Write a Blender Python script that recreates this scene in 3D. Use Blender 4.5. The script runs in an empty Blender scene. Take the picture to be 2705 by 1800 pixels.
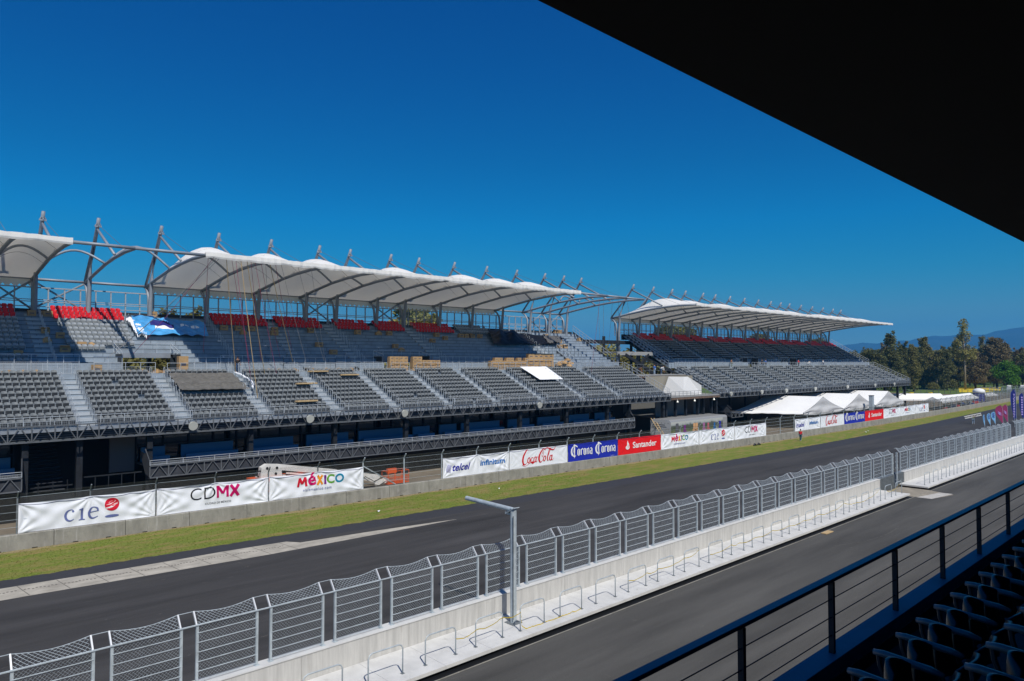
import bpy, math, random
import numpy as np
from mathutils import Vector, Matrix
random.seed(7)
R = math.radians
SC = bpy.context.scene
COL = SC.collection
# ------------------------------------------------------------------ camera, sky, sun, exposure
YAW, PITCH, CH = 47.053, 1.765, 12.5
cd = bpy.data.cameras.new('camera'); cam = bpy.data.objects.new('camera', cd); COL.objects.link(cam)
cd.sensor_width = 36; cd.lens = 36*1850/2705; cd.clip_start = .05; cd.clip_end = 30000
cam.location = (0, 0, CH); cam.rotation_euler = (R(90+PITCH), 0, R(YAW))
SC.camera = cam
SUN = Vector((.76, -.28, 1.0)).normalized()
ELEV = math.asin(SUN.z); AZ = math.atan2(SUN.x, SUN.y)
w = bpy.data.worlds.new('World'); SC.world = w; w.use_nodes = True
nt = w.node_tree; bg = nt.nodes['Background']
sky = nt.nodes.new('ShaderNodeTexSky'); sky.sky_type = 'NISHITA'; sky.sun_disc = False
sky.sun_elevation = ELEV; sky.sun_rotation = AZ; sky.altitude = 2200; sky.air_density = 1.0; sky.dust_density = .25; sky.ozone_density = 3.0
hs = nt.nodes.new('ShaderNodeHueSaturation'); hs.inputs['Saturation'].default_value = 1.42; hs.inputs['Value'].default_value = 1.0
mm = nt.nodes.new('ShaderNodeMix'); mm.data_type = 'RGBA'; mm.blend_type = 'MULTIPLY'; mm.inputs[0].default_value = 1
mm.inputs[7].default_value = (.72, .93, 1.0, 1)
nt.links.new(sky.outputs[0], hs.inputs['Color']); nt.links.new(hs.outputs[0], mm.inputs[6]); nt.links.new(mm.outputs[2], bg.inputs[0])
tc = nt.nodes.new('ShaderNodeTexCoord'); sx = nt.nodes.new('ShaderNodeSeparateXYZ'); nt.links.new(tc.outputs['Generated'], sx.inputs[0])
rp = nt.nodes.new('ShaderNodeValToRGB'); nt.links.new(sx.outputs[2], rp.inputs[0])
SKYR = [(0.0, (.50,.60,.55)), (.065, (.62,.74,.60)), (.12, (.26,.88,.77)), (.19, (0,1.0,.97)), (.27, (0,.91,.92)), (.5, (0,.74,.99)), (1.0, (.7,1.0,1.1))]
rp.color_ramp.elements[0].position, rp.color_ramp.elements[0].color = SKYR[0][0], (*SKYR[0][1], 1)
rp.color_ramp.elements[1].position, rp.color_ramp.elements[1].color = SKYR[-1][0], (*SKYR[-1][1], 1)
for p_, c_ in SKYR[1:-1]:
    e_ = rp.color_ramp.elements.new(p_); e_.color = (*c_, 1)
m3 = nt.nodes.new('ShaderNodeMix'); m3.data_type = 'RGBA'; m3.blend_type = 'MULTIPLY'; m3.inputs[0].default_value = 1
nt.links.new(mm.outputs[2], m3.inputs[6]); nt.links.new(rp.outputs[0], m3.inputs[7]); nt.links.new(m3.outputs[2], bg.inputs[0])
bg.inputs[1].default_value = .095
sd = bpy.data.lights.new('sun', 'SUN'); so = bpy.data.objects.new('sun', sd); COL.objects.link(so)
sd.energy = 4.6; sd.angle = R(.53); sd.color = (1, .955, .88)
so.rotation_euler = SUN.to_track_quat('Z', 'Y').to_euler(); so.location = (30, -20, 80)
SC.view_settings.view_transform = 'Standard'; SC.view_settings.look = 'None'; SC.view_settings.exposure = 0; SC.view_settings.gamma = 1
SC.cycles.max_bounces = 6; SC.cycles.transparent_max_bounces = 24; SC.cycles.diffuse_bounces = 3
# ------------------------------------------------------------------ materials
MATS = {}
def mat(name, col, rough=.7, metal=0, var=0, vs=1.5, bump=0, bs=20, col2=None, aniso=None, spec=.3, trans=0, detail=6):
    if name in MATS: return MATS[name]
    m = bpy.data.materials.new(name); m.use_nodes = True; t = m.node_tree; b = t.nodes['Principled BSDF']
    b.inputs['Base Color'].default_value = (*col, 1); b.inputs['Roughness'].default_value = rough; b.inputs['Metallic'].default_value = metal
    b.inputs['Specular IOR Level'].default_value = spec
    geo = t.nodes.new('ShaderNodeNewGeometry'); mp = t.nodes.new('ShaderNodeMapping')
    t.links.new(geo.outputs['Position'], mp.inputs[0])
    if aniso: mp.inputs['Scale'].default_value = aniso
    if var or col2:
        n = t.nodes.new('ShaderNodeTexNoise'); n.inputs['Scale'].default_value = vs; n.inputs['Detail'].default_value = detail; n.inputs['Roughness'].default_value = .65
        t.links.new(mp.outputs[0], n.inputs[0])
        r = t.nodes.new('ShaderNodeValToRGB'); r.color_ramp.elements[0].position = .32; r.color_ramp.elements[1].position = .68
        c2 = col2 if col2 else tuple(min(1, c*(1+var)) for c in col); c1 = col if col2 else tuple(c*(1-var) for c in col)
        r.color_ramp.elements[0].color = (*c1, 1); r.color_ramp.elements[1].color = (*c2, 1)
        t.links.new(n.outputs[0], r.inputs[0]); t.links.new(r.outputs[0], b.inputs['Base Color'])
    if bump:
        n2 = t.nodes.new('ShaderNodeTexNoise'); n2.inputs['Scale'].default_value = bs; n2.inputs['Detail'].default_value = 4
        t.links.new(mp.outputs[0], n2.inputs[0])
        bp = t.nodes.new('ShaderNodeBump'); bp.inputs['Strength'].default_value = bump; bp.inputs['Distance'].default_value = .05
        t.links.new(n2.outputs[0], bp.inputs['Height']); t.links.new(bp.outputs[0], b.inputs['Normal'])
    if trans:
        tr = t.nodes.new('ShaderNodeBsdfTranslucent'); tr.inputs[0].default_value = (col[0]*.95, col[1]*.90, col[2]*.80, 1)
        mx = t.nodes.new('ShaderNodeMixShader'); mx.inputs[0].default_value = trans
        out = t.nodes['Material Output']; t.links.new(b.outputs[0], mx.inputs[1]); t.links.new(tr.outputs[0], mx.inputs[2]); t.links.new(mx.outputs[0], out.inputs[0])
    MATS[name] = m; return m
def glassmat(name, col, fac):
    m = bpy.data.materials.new(name); m.use_nodes = True; t = m.node_tree; t.nodes.remove(t.nodes['Principled BSDF'])
    a = t.nodes.new('ShaderNodeBsdfTransparent'); a.inputs[0].default_value = (*col, 1)
    g = t.nodes.new('ShaderNodeBsdfGlossy'); g.inputs['Roughness'].default_value = .04
    mx = t.nodes.new('ShaderNodeMixShader'); mx.inputs[0].default_value = fac
    t.links.new(a.outputs[0], mx.inputs[1]); t.links.new(g.outputs[0], mx.inputs[2]); t.links.new(mx.outputs[0], t.nodes['Material Output'].inputs[0])
    MATS[name] = m; return m
M = dict(
 galv=mat('galvanised_steel', (.46,.52,.55), .5, .22, .18, 3),
 galvd=mat('weathered_steel', (.20,.225,.24), .55, .4, .2, 3),
 dark=mat('dark_painted_steel', (.022,.025,.03), .5, .1, .25, 2),
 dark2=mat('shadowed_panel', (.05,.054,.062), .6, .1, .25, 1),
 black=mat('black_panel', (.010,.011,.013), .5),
 frame=mat('painted_grey_steel', (.27,.30,.335), .5, .15, .12, 1),
 truss=mat('dark_truss_steel', (.13,.14,.15), .5, .15, .2, 2),
 tread=mat('grandstand_steel_deck', (.27,.32,.37), .65, .05, .16, .9),
 rail=mat('pale_grey_rail', (.50,.54,.57), .45, .3, .1, 2),
 conc=mat('pale_concrete', (.60,.60,.58), .85, 0, .10, 1.2, .15, 30),
 wallc=mat('streaked_concrete_wall', (.50,.495,.47), .88, 0, .16, 1.6, .15, 20, aniso=(1,3,.25)),
 conc2=mat('old_grey_concrete', (.26,.25,.215), .9, 0, .22, .9, .2, 12, aniso=(1,1,.5)),
 slab=mat('cast_concrete_slab', (.30,.30,.29), .85, 0, .1, 1),
 seat=mat('dark_grey_seat_plastic', (.19,.205,.21), .5, 0, .17, 1.7),
 seatd=mat('shaded_seat_plastic', (.020,.024,.028), .6),  # tipped-up pan coloured near black to stand for recess shade
 red=mat('red_seat_plastic', (.62,.012,.02), .4),
 navy=mat('navy_seat_plastic', (.010,.013,.020), .35, spec=.5),
 armr=mat('grey_armrest', (.12,.145,.18), .3, spec=.6),
 white=mat('white_membrane', (.93,.915,.87), .7, 0, .03, .5, trans=.24),
 tentw=mat('white_tent_canvas', (.90,.90,.88), .7, 0, .03, .4, .15, 3, trans=.12),
 cloth=mat('white_banner_cloth', (.78,.80,.84), .75, 0, .03, 2),
 blue=mat('blue_bench_panel', (.10,.24,.38), .5),
 card=mat('brown_cardboard', (.42,.27,.13), .85, 0, .18, 2),
 tape=mat('dark_box_print', (.10,.10,.13), .8),
 wood=mat('pale_timber', (.50,.36,.19), .8, 0, .2, 4),
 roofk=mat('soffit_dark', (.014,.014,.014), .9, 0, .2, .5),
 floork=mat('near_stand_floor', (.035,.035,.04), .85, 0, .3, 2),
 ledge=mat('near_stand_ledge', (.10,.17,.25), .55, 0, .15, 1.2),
 railk=mat('dark_blue_handrail_paint', (.012,.035,.10), .4, spec=.6),
 postk=mat('dark_post_paint', (.03,.033,.045), .5),
 yellow=mat('yellow_tape', (.65,.48,.02), .5),
 skin=mat('skin', (.30,.16,.10), .6), hair=mat('black_hair', (.01,.01,.01), .7),
 ink=mat('black_ink', (.01,.01,.012), .6),
 stone=mat('slate_blue_ink', (.13,.16,.36), .6), rinkr=mat('logo_red', (.62,.01,.03), .5),
 pink=mat('magenta_ink', (.55,.0,.12), .5), telc=mat('telecom_blue', (.02,.02,.30), .5), infi=mat('bright_blue_ink', (.0,.13,.42), .5),
 cok=mat('cola_red', (.60,.01,.015), .5), bann_b=mat('royal_blue_cloth', (.012,.025,.36), .7, 0, .06, 2), bann_r=mat('bright_red_cloth', (.75,.008,.012), .7, 0, .06, 2),
 winkk=mat('white_ink', (.8,.8,.8), .6), orange=mat('orange_ink', (.80,.28,.01), .5), purple=mat('purple_ink', (.18,.01,.22), .5), green=mat('green_ink', (.13,.38,.03), .5), teal=mat('teal_ink', (.0,.22,.38), .5),
 liftw=mat('white_machine_paint', (.70,.69,.64), .4, 0, .1, 2), lifto=mat('orange_machine_paint', (.75,.10,.015), .4),
 lamp=mat('floodlight_glass', (.55,.56,.50), .25, spec=.6),
 tarpb=mat('blue_tarp', (.06,.30,.62), .5, 0, .25, 1.2), tarpk=mat('black_tarp', (.008,.008,.010), .45, 0, .3, 2), tarpg=mat('grey_plastic_sheet', (.12,.115,.105), .35, 0, .25, 3, .5, 6, spec=.6),
)
glassmat('screen_glass', (.86,.90,.93), .06); glassmat('suite_glass', (.10,.12,.13), .12)
def streaks(m,col,lo,hi,sc,amt):
    t=m.node_tree; b=t.nodes['Principled BSDF']; src=b.inputs['Base Color'].links[0].from_socket
    g=t.nodes.new('ShaderNodeNewGeometry'); mp=t.nodes.new('ShaderNodeMapping'); mp.inputs['Scale'].default_value=sc; t.links.new(g.outputs['Position'],mp.inputs[0])
    n=t.nodes.new('ShaderNodeTexNoise'); n.inputs['Scale'].default_value=1; n.inputs['Detail'].default_value=7; n.inputs['Roughness'].default_value=.75; t.links.new(mp.outputs[0],n.inputs[0])
    r=t.nodes.new('ShaderNodeMapRange'); r.inputs[1].default_value=lo; r.inputs[2].default_value=hi; r.inputs[4].default_value=amt; t.links.new(n.outputs[0],r.inputs[0])
    x=t.nodes.new('ShaderNodeMix'); x.data_type='RGBA'; x.inputs[7].default_value=(*col,1); t.links.new(r.outputs[0],x.inputs[0]); t.links.new(src,x.inputs[6]); t.links.new(x.outputs[2],b.inputs['Base Color'])
streaks(M['wallc'],(.26,.19,.13),.62,.76,(1,2.2,.3),.35); streaks(M['wallc'],(.36,.355,.34),.52,.72,(1,8,.7),.35)
streaks(M['conc2'],(.42,.41,.38),.55,.68,(1,3.2,.35),.6); streaks(M['conc2'],(.12,.11,.09),.54,.70,(.6,.8,1.4),.6)
streaks(M['conc'],(.33,.32,.30),.60,.74,(1.6,1.6,1.6),.6)
streaks(M['white'],(.62,.59,.52),.60,.80,(.35,.5,.5),.25); streaks(M['tentw'],(.60,.58,.53),.58,.78,(.5,.35,1.2),.3)
# ------------------------------------------------------------------ mesh helpers
WL = {}
class MB:
    def __init__(s): s.v=[]; s.f=[]; s.m=[]; s.cur=0
    def add(s, vs, fs, mi=None):
        o=len(s.v); s.v.extend([tuple(p) for p in vs]); s.f.extend([tuple(i+o for i in f) for f in fs]); s.m.extend([s.cur if mi is None else mi]*len(fs)); return s
    def box(s, a, b, mi=None):
        x0,x1=sorted((a[0],b[0])); y0,y1=sorted((a[1],b[1])); z0,z1=sorted((a[2],b[2]))
        return s.add([(x0,y0,z0),(x1,y0,z0),(x1,y1,z0),(x0,y1,z0),(x0,y0,z1),(x1,y0,z1),(x1,y1,z1),(x0,y1,z1)],[(0,3,2,1),(4,5,6,7),(0,1,5,4),(1,2,6,5),(2,3,7,6),(3,0,4,7)],mi)
    def quad(s, *p, mi=None): return s.add(p,[tuple(range(len(p)))],mi)
    def path(s, pts, r, n=6, mi=None, cap=True, flat=None):
        P=[Vector(p) for p in pts]; rr=r if isinstance(r,(list,tuple)) else [r]*len(P); o=len(s.v); up=Vector((0,0,1))
        for i,p in enumerate(P):
            t=(P[min(i+1,len(P)-1)]-P[max(i-1,0)]).normalized()
            u=up if abs(t.z)<.95 else Vector((1,0,0)); a=t.cross(u).normalized(); b=a.cross(t).normalized()
            for k in range(n):
                an=2*math.pi*(k+.5)/n; s.v.append(tuple(p+(a*math.cos(an)+b*math.sin(an))*rr[i]))
        for i in range(len(P)-1):
            for k in range(n):
                k2=(k+1)%n; s.f.append((o+i*n+k,o+i*n+k2,o+(i+1)*n+k2,o+(i+1)*n+k)); s.m.append(s.cur if mi is None else mi)
        if cap:
            s.f.append(tuple(o+k for k in range(n))[::-1]); s.m.append(s.cur if mi is None else mi)
            s.f.append(tuple(o+(len(P)-1)*n+k for k in range(n))); s.m.append(s.cur if mi is None else mi)
        return s
    def bar(s, a, b, w, h=None, mi=None):
        h=h or w; A=Vector(a); B=Vector(b); t=(B-A).normalized(); u=Vector((0,0,1)) if abs(t.z)<.98 else Vector((1,0,0))
        c=t.cross(u).normalized()*w/2; d=c.cross(t).normalized()*h/2
        vs=[A-c-d,A+c-d,A+c+d,A-c+d,B-c-d,B+c-d,B+c+d,B-c+d]
        return s.add(vs,[(0,1,2,3),(7,6,5,4),(0,4,5,1),(1,5,6,2),(2,6,7,3),(3,7,4,0)],mi)
    def inst(s, T, off, mi=None, rot=None, sc=1):
        o=len(s.v); ox,oy,oz=off
        if rot: c,q=math.cos(rot),math.sin(rot); s.v.extend([((x*c-y*q)*sc+ox,(x*q+y*c)*sc+oy,z*sc+oz) for x,y,z in T.v])
        else: s.v.extend([(x*sc+ox,y*sc+oy,z*sc+oz) for x,y,z in T.v])
        s.f.extend([tuple(i+o for i in f) for f in T.f]); s.m.extend(T.m if mi is None else [mi]*len(T.f)); return s
    def build(s, name, mats, parent=None, loc=None, smooth=False, **props):
        """vertices are world coordinates; parent is a thing or part (never rotated)"""
        if not isinstance(mats,(list,tuple)): mats=[mats]
        if parent is not None: base=WL[parent.name]; lo=(0,0,0)
        else: base=tuple(loc) if loc is not None else (0,0,0); lo=base
        bx,by_,bz=base
        me=bpy.data.meshes.new(name); me.from_pydata([(x-bx,y-by_,z-bz) for x,y,z in s.v],[],s.f)
        for m_ in mats: me.materials.append(MATS[m_] if isinstance(m_,str) and m_ in MATS else (M[m_] if isinstance(m_,str) else m_))
        if len(mats)>1: me.polygons.foreach_set('material_index',s.m)
        if smooth: me.polygons.foreach_set('use_smooth',[True]*len(me.polygons))
        me.update()
        o=bpy.data.objects.new(name,me); COL.objects.link(o); o.location=lo
        if parent is not None: o.parent=parent
        WL[o.name]=base
        for k,v in props.items():
            if v: o[k]=v
        return o
def thing(name, label, cat, loc, group=None):
    o=bpy.data.objects.new(name,None); COL.objects.link(o); o.location=loc; o.empty_display_size=.3
    o['label']=label; o['category']=cat
    if group: o['group']=group
    WL[o.name]=tuple(loc); return o
def copy_tree(src, loc, label=None, parent=None, rz=None):
    c=src.copy(); COL.objects.link(c)
    if parent is None:
        c.location=loc
        if label: c['label']=label
        if rz is not None: c.rotation_euler=(0,0,rz)
    else: c.parent=parent
    WL[c.name]=tuple(loc)
    for ch in list(KIDS.get(src.name,[])): copy_tree(ch, loc, parent=c)
    return c
KIDS={}
def kids(root):
    KIDS.clear()
    for o in bpy.data.objects:
        if o.parent: KIDS.setdefault(o.parent.name,[]).append(o)
def struct(mb,name,m,**k): return mb.build(name,m,kind='structure',**k)
def lerp(a,b,t): return a+(b-a)*t
# ------------------------------------------------------------------ curves of the track side
BY=[-60,7,23,50,82,110,143,200,256,330]; BX=[-60.0,-57.0,-56.1,-54.6,-53.3,-52.9,-52.9,-53.7,-54.8,-57.5]
_c=np.polyfit(BY,BX,4)
def xb(y): return float(np.polyval(_c,y))          # track-side face of the far barrier
TY=[-60,6,20,35,57,80,110,152,235,330]; TX=[-53.5,-50.2,-48.9,-47.9,-46.9,-46.2,-46.6,-47.9,-49.8,-53]
_t=np.polyfit(TY,TX,4)
def xt(y): return float(np.polyval(_t,y))          # track / grass edge
# ------------------------------------------------------------------ ground
gm=mat('dry_dirt',(.20,.165,.12),.95,0,.3,.25,.3,3)
g=MB()
S=9000
g.quad((-S,-S,-.02),(S,-S,-.02),(S,S,-.02),(-S,S,-.02)); struct(g,'ground',gm)
def strip(fa,fb,y0,y1,n,z):
    b=MB()
    for i in range(n):
        a,c=lerp(y0,y1,i/n),lerp(y0,y1,(i+1)/n); b.quad((fa(a),a,z),(fb(a),a,z),(fb(c),c,z),(fa(c),c,z))
    return b
asph=mat('new_asphalt',(.055,.053,.055),.85,0,0,0,.25,60,spec=.25)
def asphalt_nodes(m,base,spk,streak):
    t=m.node_tree; b=t.nodes['Principled BSDF']; geo=t.nodes.new('ShaderNodeNewGeometry')
    mp=t.nodes.new('ShaderNodeMapping'); mp.inputs['Scale'].default_value=(1,.09,1); t.links.new(geo.outputs['Position'],mp.inputs[0])
    n=t.nodes.new('ShaderNodeTexNoise'); n.inputs['Scale'].default_value=.55; n.inputs['Detail'].default_value=9; n.inputs['Roughness'].default_value=.62; t.links.new(mp.outputs[0],n.inputs[0])
    r=t.nodes.new('ShaderNodeValToRGB'); r.color_ramp.elements[0].position=.3; r.color_ramp.elements[1].position=.72
    r.color_ramp.elements[0].color=(*[c*(1-streak) for c in base],1); r.color_ramp.elements[1].color=(*[c*(1+streak) for c in base],1); t.links.new(n.outputs[0],r.inputs[0])
    g2=t.nodes.new('ShaderNodeTexNoise'); g2.inputs['Scale'].default_value=22; g2.inputs['Detail'].default_value=3; t.links.new(geo.outputs['Position'],g2.inputs[0])
    r3=t.nodes.new('ShaderNodeMapRange'); r3.inputs[1].default_value=.3; r3.inputs[2].default_value=.7; r3.inputs[3].default_value=.82; r3.inputs[4].default_value=1.2; t.links.new(g2.outputs[0],r3.inputs[0])
    ml=t.nodes.new('ShaderNodeMix'); ml.data_type='RGBA'; ml.blend_type='MULTIPLY'; ml.inputs[0].default_value=1
    t.links.new(r.outputs[0],ml.inputs[6]); t.links.new(r3.outputs[0],ml.inputs[7])
    # pale dust scuffs in sparse patches
    mp2=t.nodes.new('ShaderNodeMapping'); mp2.inputs['Scale'].default_value=(1.6,.5,1); t.links.new(geo.outputs['Position'],mp2.inputs[0])
    n3=t.nodes.new('ShaderNodeTexNoise'); n3.inputs['Scale'].default_value=1.4; n3.inputs['Detail'].default_value=12; n3.inputs['Roughness'].default_value=.8; t.links.new(mp2.outputs[0],n3.inputs[0])
    r4=t.nodes.new('ShaderNodeValToRGB'); r4.color_ramp.elements[0].position=.61; r4.color_ramp.elements[1].position=.74; r4.color_ramp.elements[0].color=(0,0,0,1); r4.color_ramp.elements[1].color=(spk,spk,spk,1); t.links.new(n3.outputs[0],r4.inputs[0])
    m2=t.nodes.new('ShaderNodeMix'); m2.data_type='RGBA'; m2.inputs[7].default_value=(.33,.31,.28,1)
    t.links.new(r4.outputs[0],m2.inputs[0]); t.links.new(ml.outputs[2],m2.inputs[6]); t.links.new(m2.outputs[2],b.inputs['Base Color'])
asphalt_nodes(asph,(.051,.0495,.049),.85,.42)
lane=mat('pit_lane_asphalt',(.06,.06,.055),.85,0,0,0,.25,60,spec=.25); asphalt_nodes(lane,(.082,.080,.074),.45,.34)
struct(strip(xt,lambda y:-26.0,-60,330,60,.0),'racetrack',asph)
b=MB(); b.quad((-22.6,-60,.004),(-3.9,-60,.004),(-3.9,330,.004),(-22.6,330,.004)); b.quad((-26.0,71.6,.004),(-22.6,71.6,.004),(-22.6,77,.004),(-26.0,77,.004)); struct(b,'pit_lane',lane)
scf=mat('pale_scuff',(.15,.145,.13),.9); b=MB(); rs=random.Random(11)
for cx,cy,r,a0,a1 in [(-14,24,5,-1.2,.9),(-17,19,2.2,.4,3.2),(-18.2,20.5,1.6,-.6,1.6),(-15,34,9,2.2,3.4),(-12,40,14,.3,.9),(-32,32,10,2.0,2.9),(-35,55,16,-.4,.2),(-30,70,20,.2,.6),(-19,60,12,-.5,.3)]:
    n=26; a_=[a0+(a1-a0)*k/n for k in range(n+1)]
    for k in range(n):
        if rs.random()<.3: continue
        w_=rs.uniform(.01,.03); b.quad(*[(cx+(r+d)*math.cos(a),cy+(r+d)*math.sin(a),.0085) for d,a in ((0,a_[k]),(w_,a_[k]),(w_,a_[k+1]),(0,a_[k+1]))])
struct(b,'tyre_scuffs',scf)
# dark newly laid shoulder beyond the rumble strip
sh=mat('fresh_shoulder_asphalt',(.040,.041,.047),.85,0,.1,2,.2,50)
struct(strip(xt,lambda y:xt(y)+2.1+max(0,(y-20))*.012,-60,330,60,.004),'track_shoulder',sh)
# worn concrete rumble strip
kb=mat('worn_concrete_strip',(.40,.37,.31),.9,0,.28,1.3,.3,14,aniso=(1.2,.5,1))
b=MB()
kn=[(-60,-45.9),(5,-45.5),(12,-44.9),(19.4,-44.35),(28,-44.2),(35,-44.05)]; kf=[(-60,-48.5),(5,-47.9),(13,-47.2),(18,-47.1),(22,-46.7),(22.6,-45.8),(28.7,-45.15),(35,-44.1)]
ni=lambda T,y: float(np.interp(y,[a for a,_ in T],[c for _,c in T]))
ys=[-60,-40,-20,0,4,8,12,15,18,20,22,22.3,22.6,25,28,31,35]
for a,c in zip(ys,ys[1:]):
    b.quad((ni(kf,a),a,.008),(ni(kn,a),a,.008),(ni(kn,c),c,.008),(ni(kf,c),c,.008))
struct(b,'kerb_strip',kb)
b=MB()
for k in range(19):
    y=-10+k*1.85
    if y<22: b.quad((ni(kf,y)+.1,y,.011),(ni(kn,y)-.05,y+.25,.011),(ni(kn,y)-.05,y+.30,.011),(ni(kf,y)+.1,y+.05,.011))
    if y<21:
        for q in range(9):
            yy=y+.2+q*.18; xx=lerp(ni(kf,yy),ni(kn,yy),.42)+random.uniform(-.1,.1); b.quad((xx,yy,.012),(xx+.16,yy,.012),(xx+.16,yy+.1,.012),(xx,yy+.1,.012))
struct(b,'kerb_joints',mat('dark_joint_filler',(.16,.15,.13),.9))
gr=mat('mown_grass',(.075,.115,.018),.95,0,0,0,.5,25,spec=.1)
def grass_nodes(m,c1,c2,c3):
    t=m.node_tree; b=t.nodes['Principled BSDF']; geo=t.nodes.new('ShaderNodeNewGeometry')
    def nz(sc,d,s=(1,1,1)):
        mp=t.nodes.new('ShaderNodeMapping'); mp.inputs['Scale'].default_value=s; t.links.new(geo.outputs['Position'],mp.inputs[0])
        n=t.nodes.new('ShaderNodeTexNoise'); n.inputs['Scale'].default_value=sc; n.inputs['Detail'].default_value=d; n.inputs['Roughness'].default_value=.7; t.links.new(mp.outputs[0],n.inputs[0]); return n
    a=nz(9,8,(1,.6,1)); r=t.nodes.new('ShaderNodeValToRGB'); r.color_ramp.elements[0].position=.36; r.color_ramp.elements[1].position=.64
    r.color_ramp.elements[0].color=(*c1,1); r.color_ramp.elements[1].color=(*c2,1); t.links.new(a.outputs[0],r.inputs[0])
    c=nz(.8,8,(1.4,.35,1)); r2=t.nodes.new('ShaderNodeValToRGB'); r2.color_ramp.elements[0].position=.46; r2.color_ramp.elements[1].position=.66; t.links.new(c.outputs[0],r2.inputs[0])
    mx=t.nodes.new('ShaderNodeMix'); mx.data_type='RGBA'; mx.inputs[7].default_value=(*c3,1); t.links.new(r2.outputs[0],mx.inputs[0]); t.links.new(r.outputs[0],mx.inputs[6]); t.links.new(mx.outputs[2],b.inputs['Base Color'])
grass_nodes(gr,(.080,.120,.016),(.215,.255,.05),(.27,.20,.08))
_rr=random.Random(3); struct(strip(xb,lambda y:xt(y)+.06*math.sin(y*3.1)+.05*math.sin(y*7.7)+_rr.uniform(-.05,.09),-60,330,900,.006),'grass_verge',gr)
# dead straw edge along the barrier foot, ragged
b=MB(); n=900
e=[.25+.5*abs(math.sin(i*.13)*math.sin(i*.031))+random.random()*.25 for i in range(n+1)]
for i in range(n):
    a,c=lerp(-20,300,i/n),lerp(-20,300,(i+1)/n); b.quad((xb(a)+.02,a,.012),(xb(a)+e[i],a,.012),(xb(c)+e[i+1],c,.012),(xb(c)+.02,c,.012))
struct(b,'dry_grass_edge',mat('straw_grass',(.26,.21,.10),.95,0,.3,7))
b=MB()
for i in range(9000):
    y=random.uniform(2,60); x=lerp(xb(y)+.1,xt(y)-.02,random.random()); h=random.uniform(.03,.08); a=random.random()*3.14; dx,dy=math.cos(a)*.035,math.sin(a)*.035
    b.add([(x-dx,y-dy,.005),(x+dx,y+dy,.005),(x+dx*.4+random.uniform(-.03,.03),y,h)],[(0,1,2)])
b.build('grass_tufts',gr,kind='stuff',label='short grass tufts growing on the verge beside the racetrack')
lawn=mat('park_lawn',(.05,.09,.015),.95); grass_nodes(lawn,(.06,.10,.012),(.10,.17,.025),(.12,.15,.035))
b=MB(); b.quad((-420,295,.0),(-66,312,.0),(-60,345,.0),(-60,900,.0),(-420,900,.0)); b.quad((-420,-60,.0),(-104,-60,.0),(-104,295,.0),(-420,295,.0)); struct(b,'lawn',lawn)
_r=Vector((math.cos(R(YAW)),math.sin(R(YAW)),0)); _f=Vector((-math.sin(R(YAW)),math.cos(R(YAW)),0))
def gp(px_,ds,z=.02): d=(_f+_r*((px_-1352.5)/1850))*ds; return (d.x,d.y,z)
b=MB(); b.quad(gp(2532,292),gp(2590,288),gp(2640,305),gp(2642,350),gp(2530,352)); struct(b,'yellow_flower_field',mat('yellow_flowers',(.60,.45,.01),.95,0,.15,.6,.5,4))
# mountains
b=MB(); prof=[(-.9,60),(-.62,110),(-.50,150),(-.46,170),(-.42,225),(-.38,245),(-.33,300),(-.28,345),(-.24,370),(-.20,440),(-.1,560),(.1,640),(.5,500)]
D=7600; nn=160
pts=[]
for i in range(nn+1):
    a=lerp(-.9,.5,i/nn); h=float(np.interp(a,[q[0] for q in prof],[q[1] for q in prof]))*.72+10*math.sin(a*63)+6*math.sin(a*171)+4*math.sin(a*400+1)
    pts.append((a,h))
rows_=[(0,0),(.35,.30),(.7,.72),(1,1),(1.8,.2)]
for i,(a,h) in enumerate(pts):
    for q,(dd,hh) in enumerate(rows_):
        d=D-1800+dd*1800; b.v.append((math.sin(a)*d,math.cos(a)*d,h*hh-5+ (12*math.sin(i*.9+q*2.1) if 0<q<3 else 0)))
for i in range(nn):
    for q in range(4): o=i*5+q; b.f.append((o,o+5,o+6,o+1)); b.m.append(0)
struct(b,'mountains',mat('wooded_mountain',(.035,.055,.045),.95,0,.35,.004,detail=10),smooth=True)
# ------------------------------------------------------------------ pit wall, walkway
WX0,WX1,WT=-25.85,-25.3,1.29
def wall_section(y0,y1,label,n):
    t=thing('pit_wall',label,'wall',(WX1,(y0+y1)/2,0),'pit wall sections')
    ys=np.linspace(y0,y1,n+1)
    for a,c in zip(ys,ys[1:]): MB().box((WX0,a+.008,0),(WX1,c-.008,WT)).build('wall_block','streaked_concrete_wall',t)
    b=MB(); b.box((WX0-.03,y0,WT),(WX1+.03,y1,WT+.035)); b.build('coping','pale_concrete',t)
    return t
wall_section(-12,71.6,'near pale concrete pit wall with fence panels, ending at the gap',17)
wall_section(78.2,250,'far pale concrete pit wall beyond the gap in the fence',34)
def walkway(y0,y1,n,name):
    b=MB(); ys=np.linspace(y0,y1,n+1)
    for a,c in zip(ys,ys[1:]):
        b.box((-25.29,a+.006,.16),(-22.70,c-.006,.30))
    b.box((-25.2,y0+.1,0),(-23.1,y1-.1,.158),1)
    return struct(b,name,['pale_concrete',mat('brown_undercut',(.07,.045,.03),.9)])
walkway(-12,71.6,34,'walkway'); walkway(76.7,250,70,'walkway_beyond_gap')
b=MB(); b.box((-22.44,-12,.003),(-22.39,250,.02)); struct(b,'drain_edge','old_grey_concrete')
b=MB(); b.quad((-23.1,-12,.009),(-22.45,-12,.009),(-22.45,71.6,.009),(-23.1,71.6,.009)); b.quad((-23.1,76.7,.009),(-22.45,76.7,.009),(-22.45,250,.009),(-23.1,250,.009)); struct(b,'drain_channel_shade','black_panel')  # flat black strip paints the dark inside the drain channel
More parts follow.
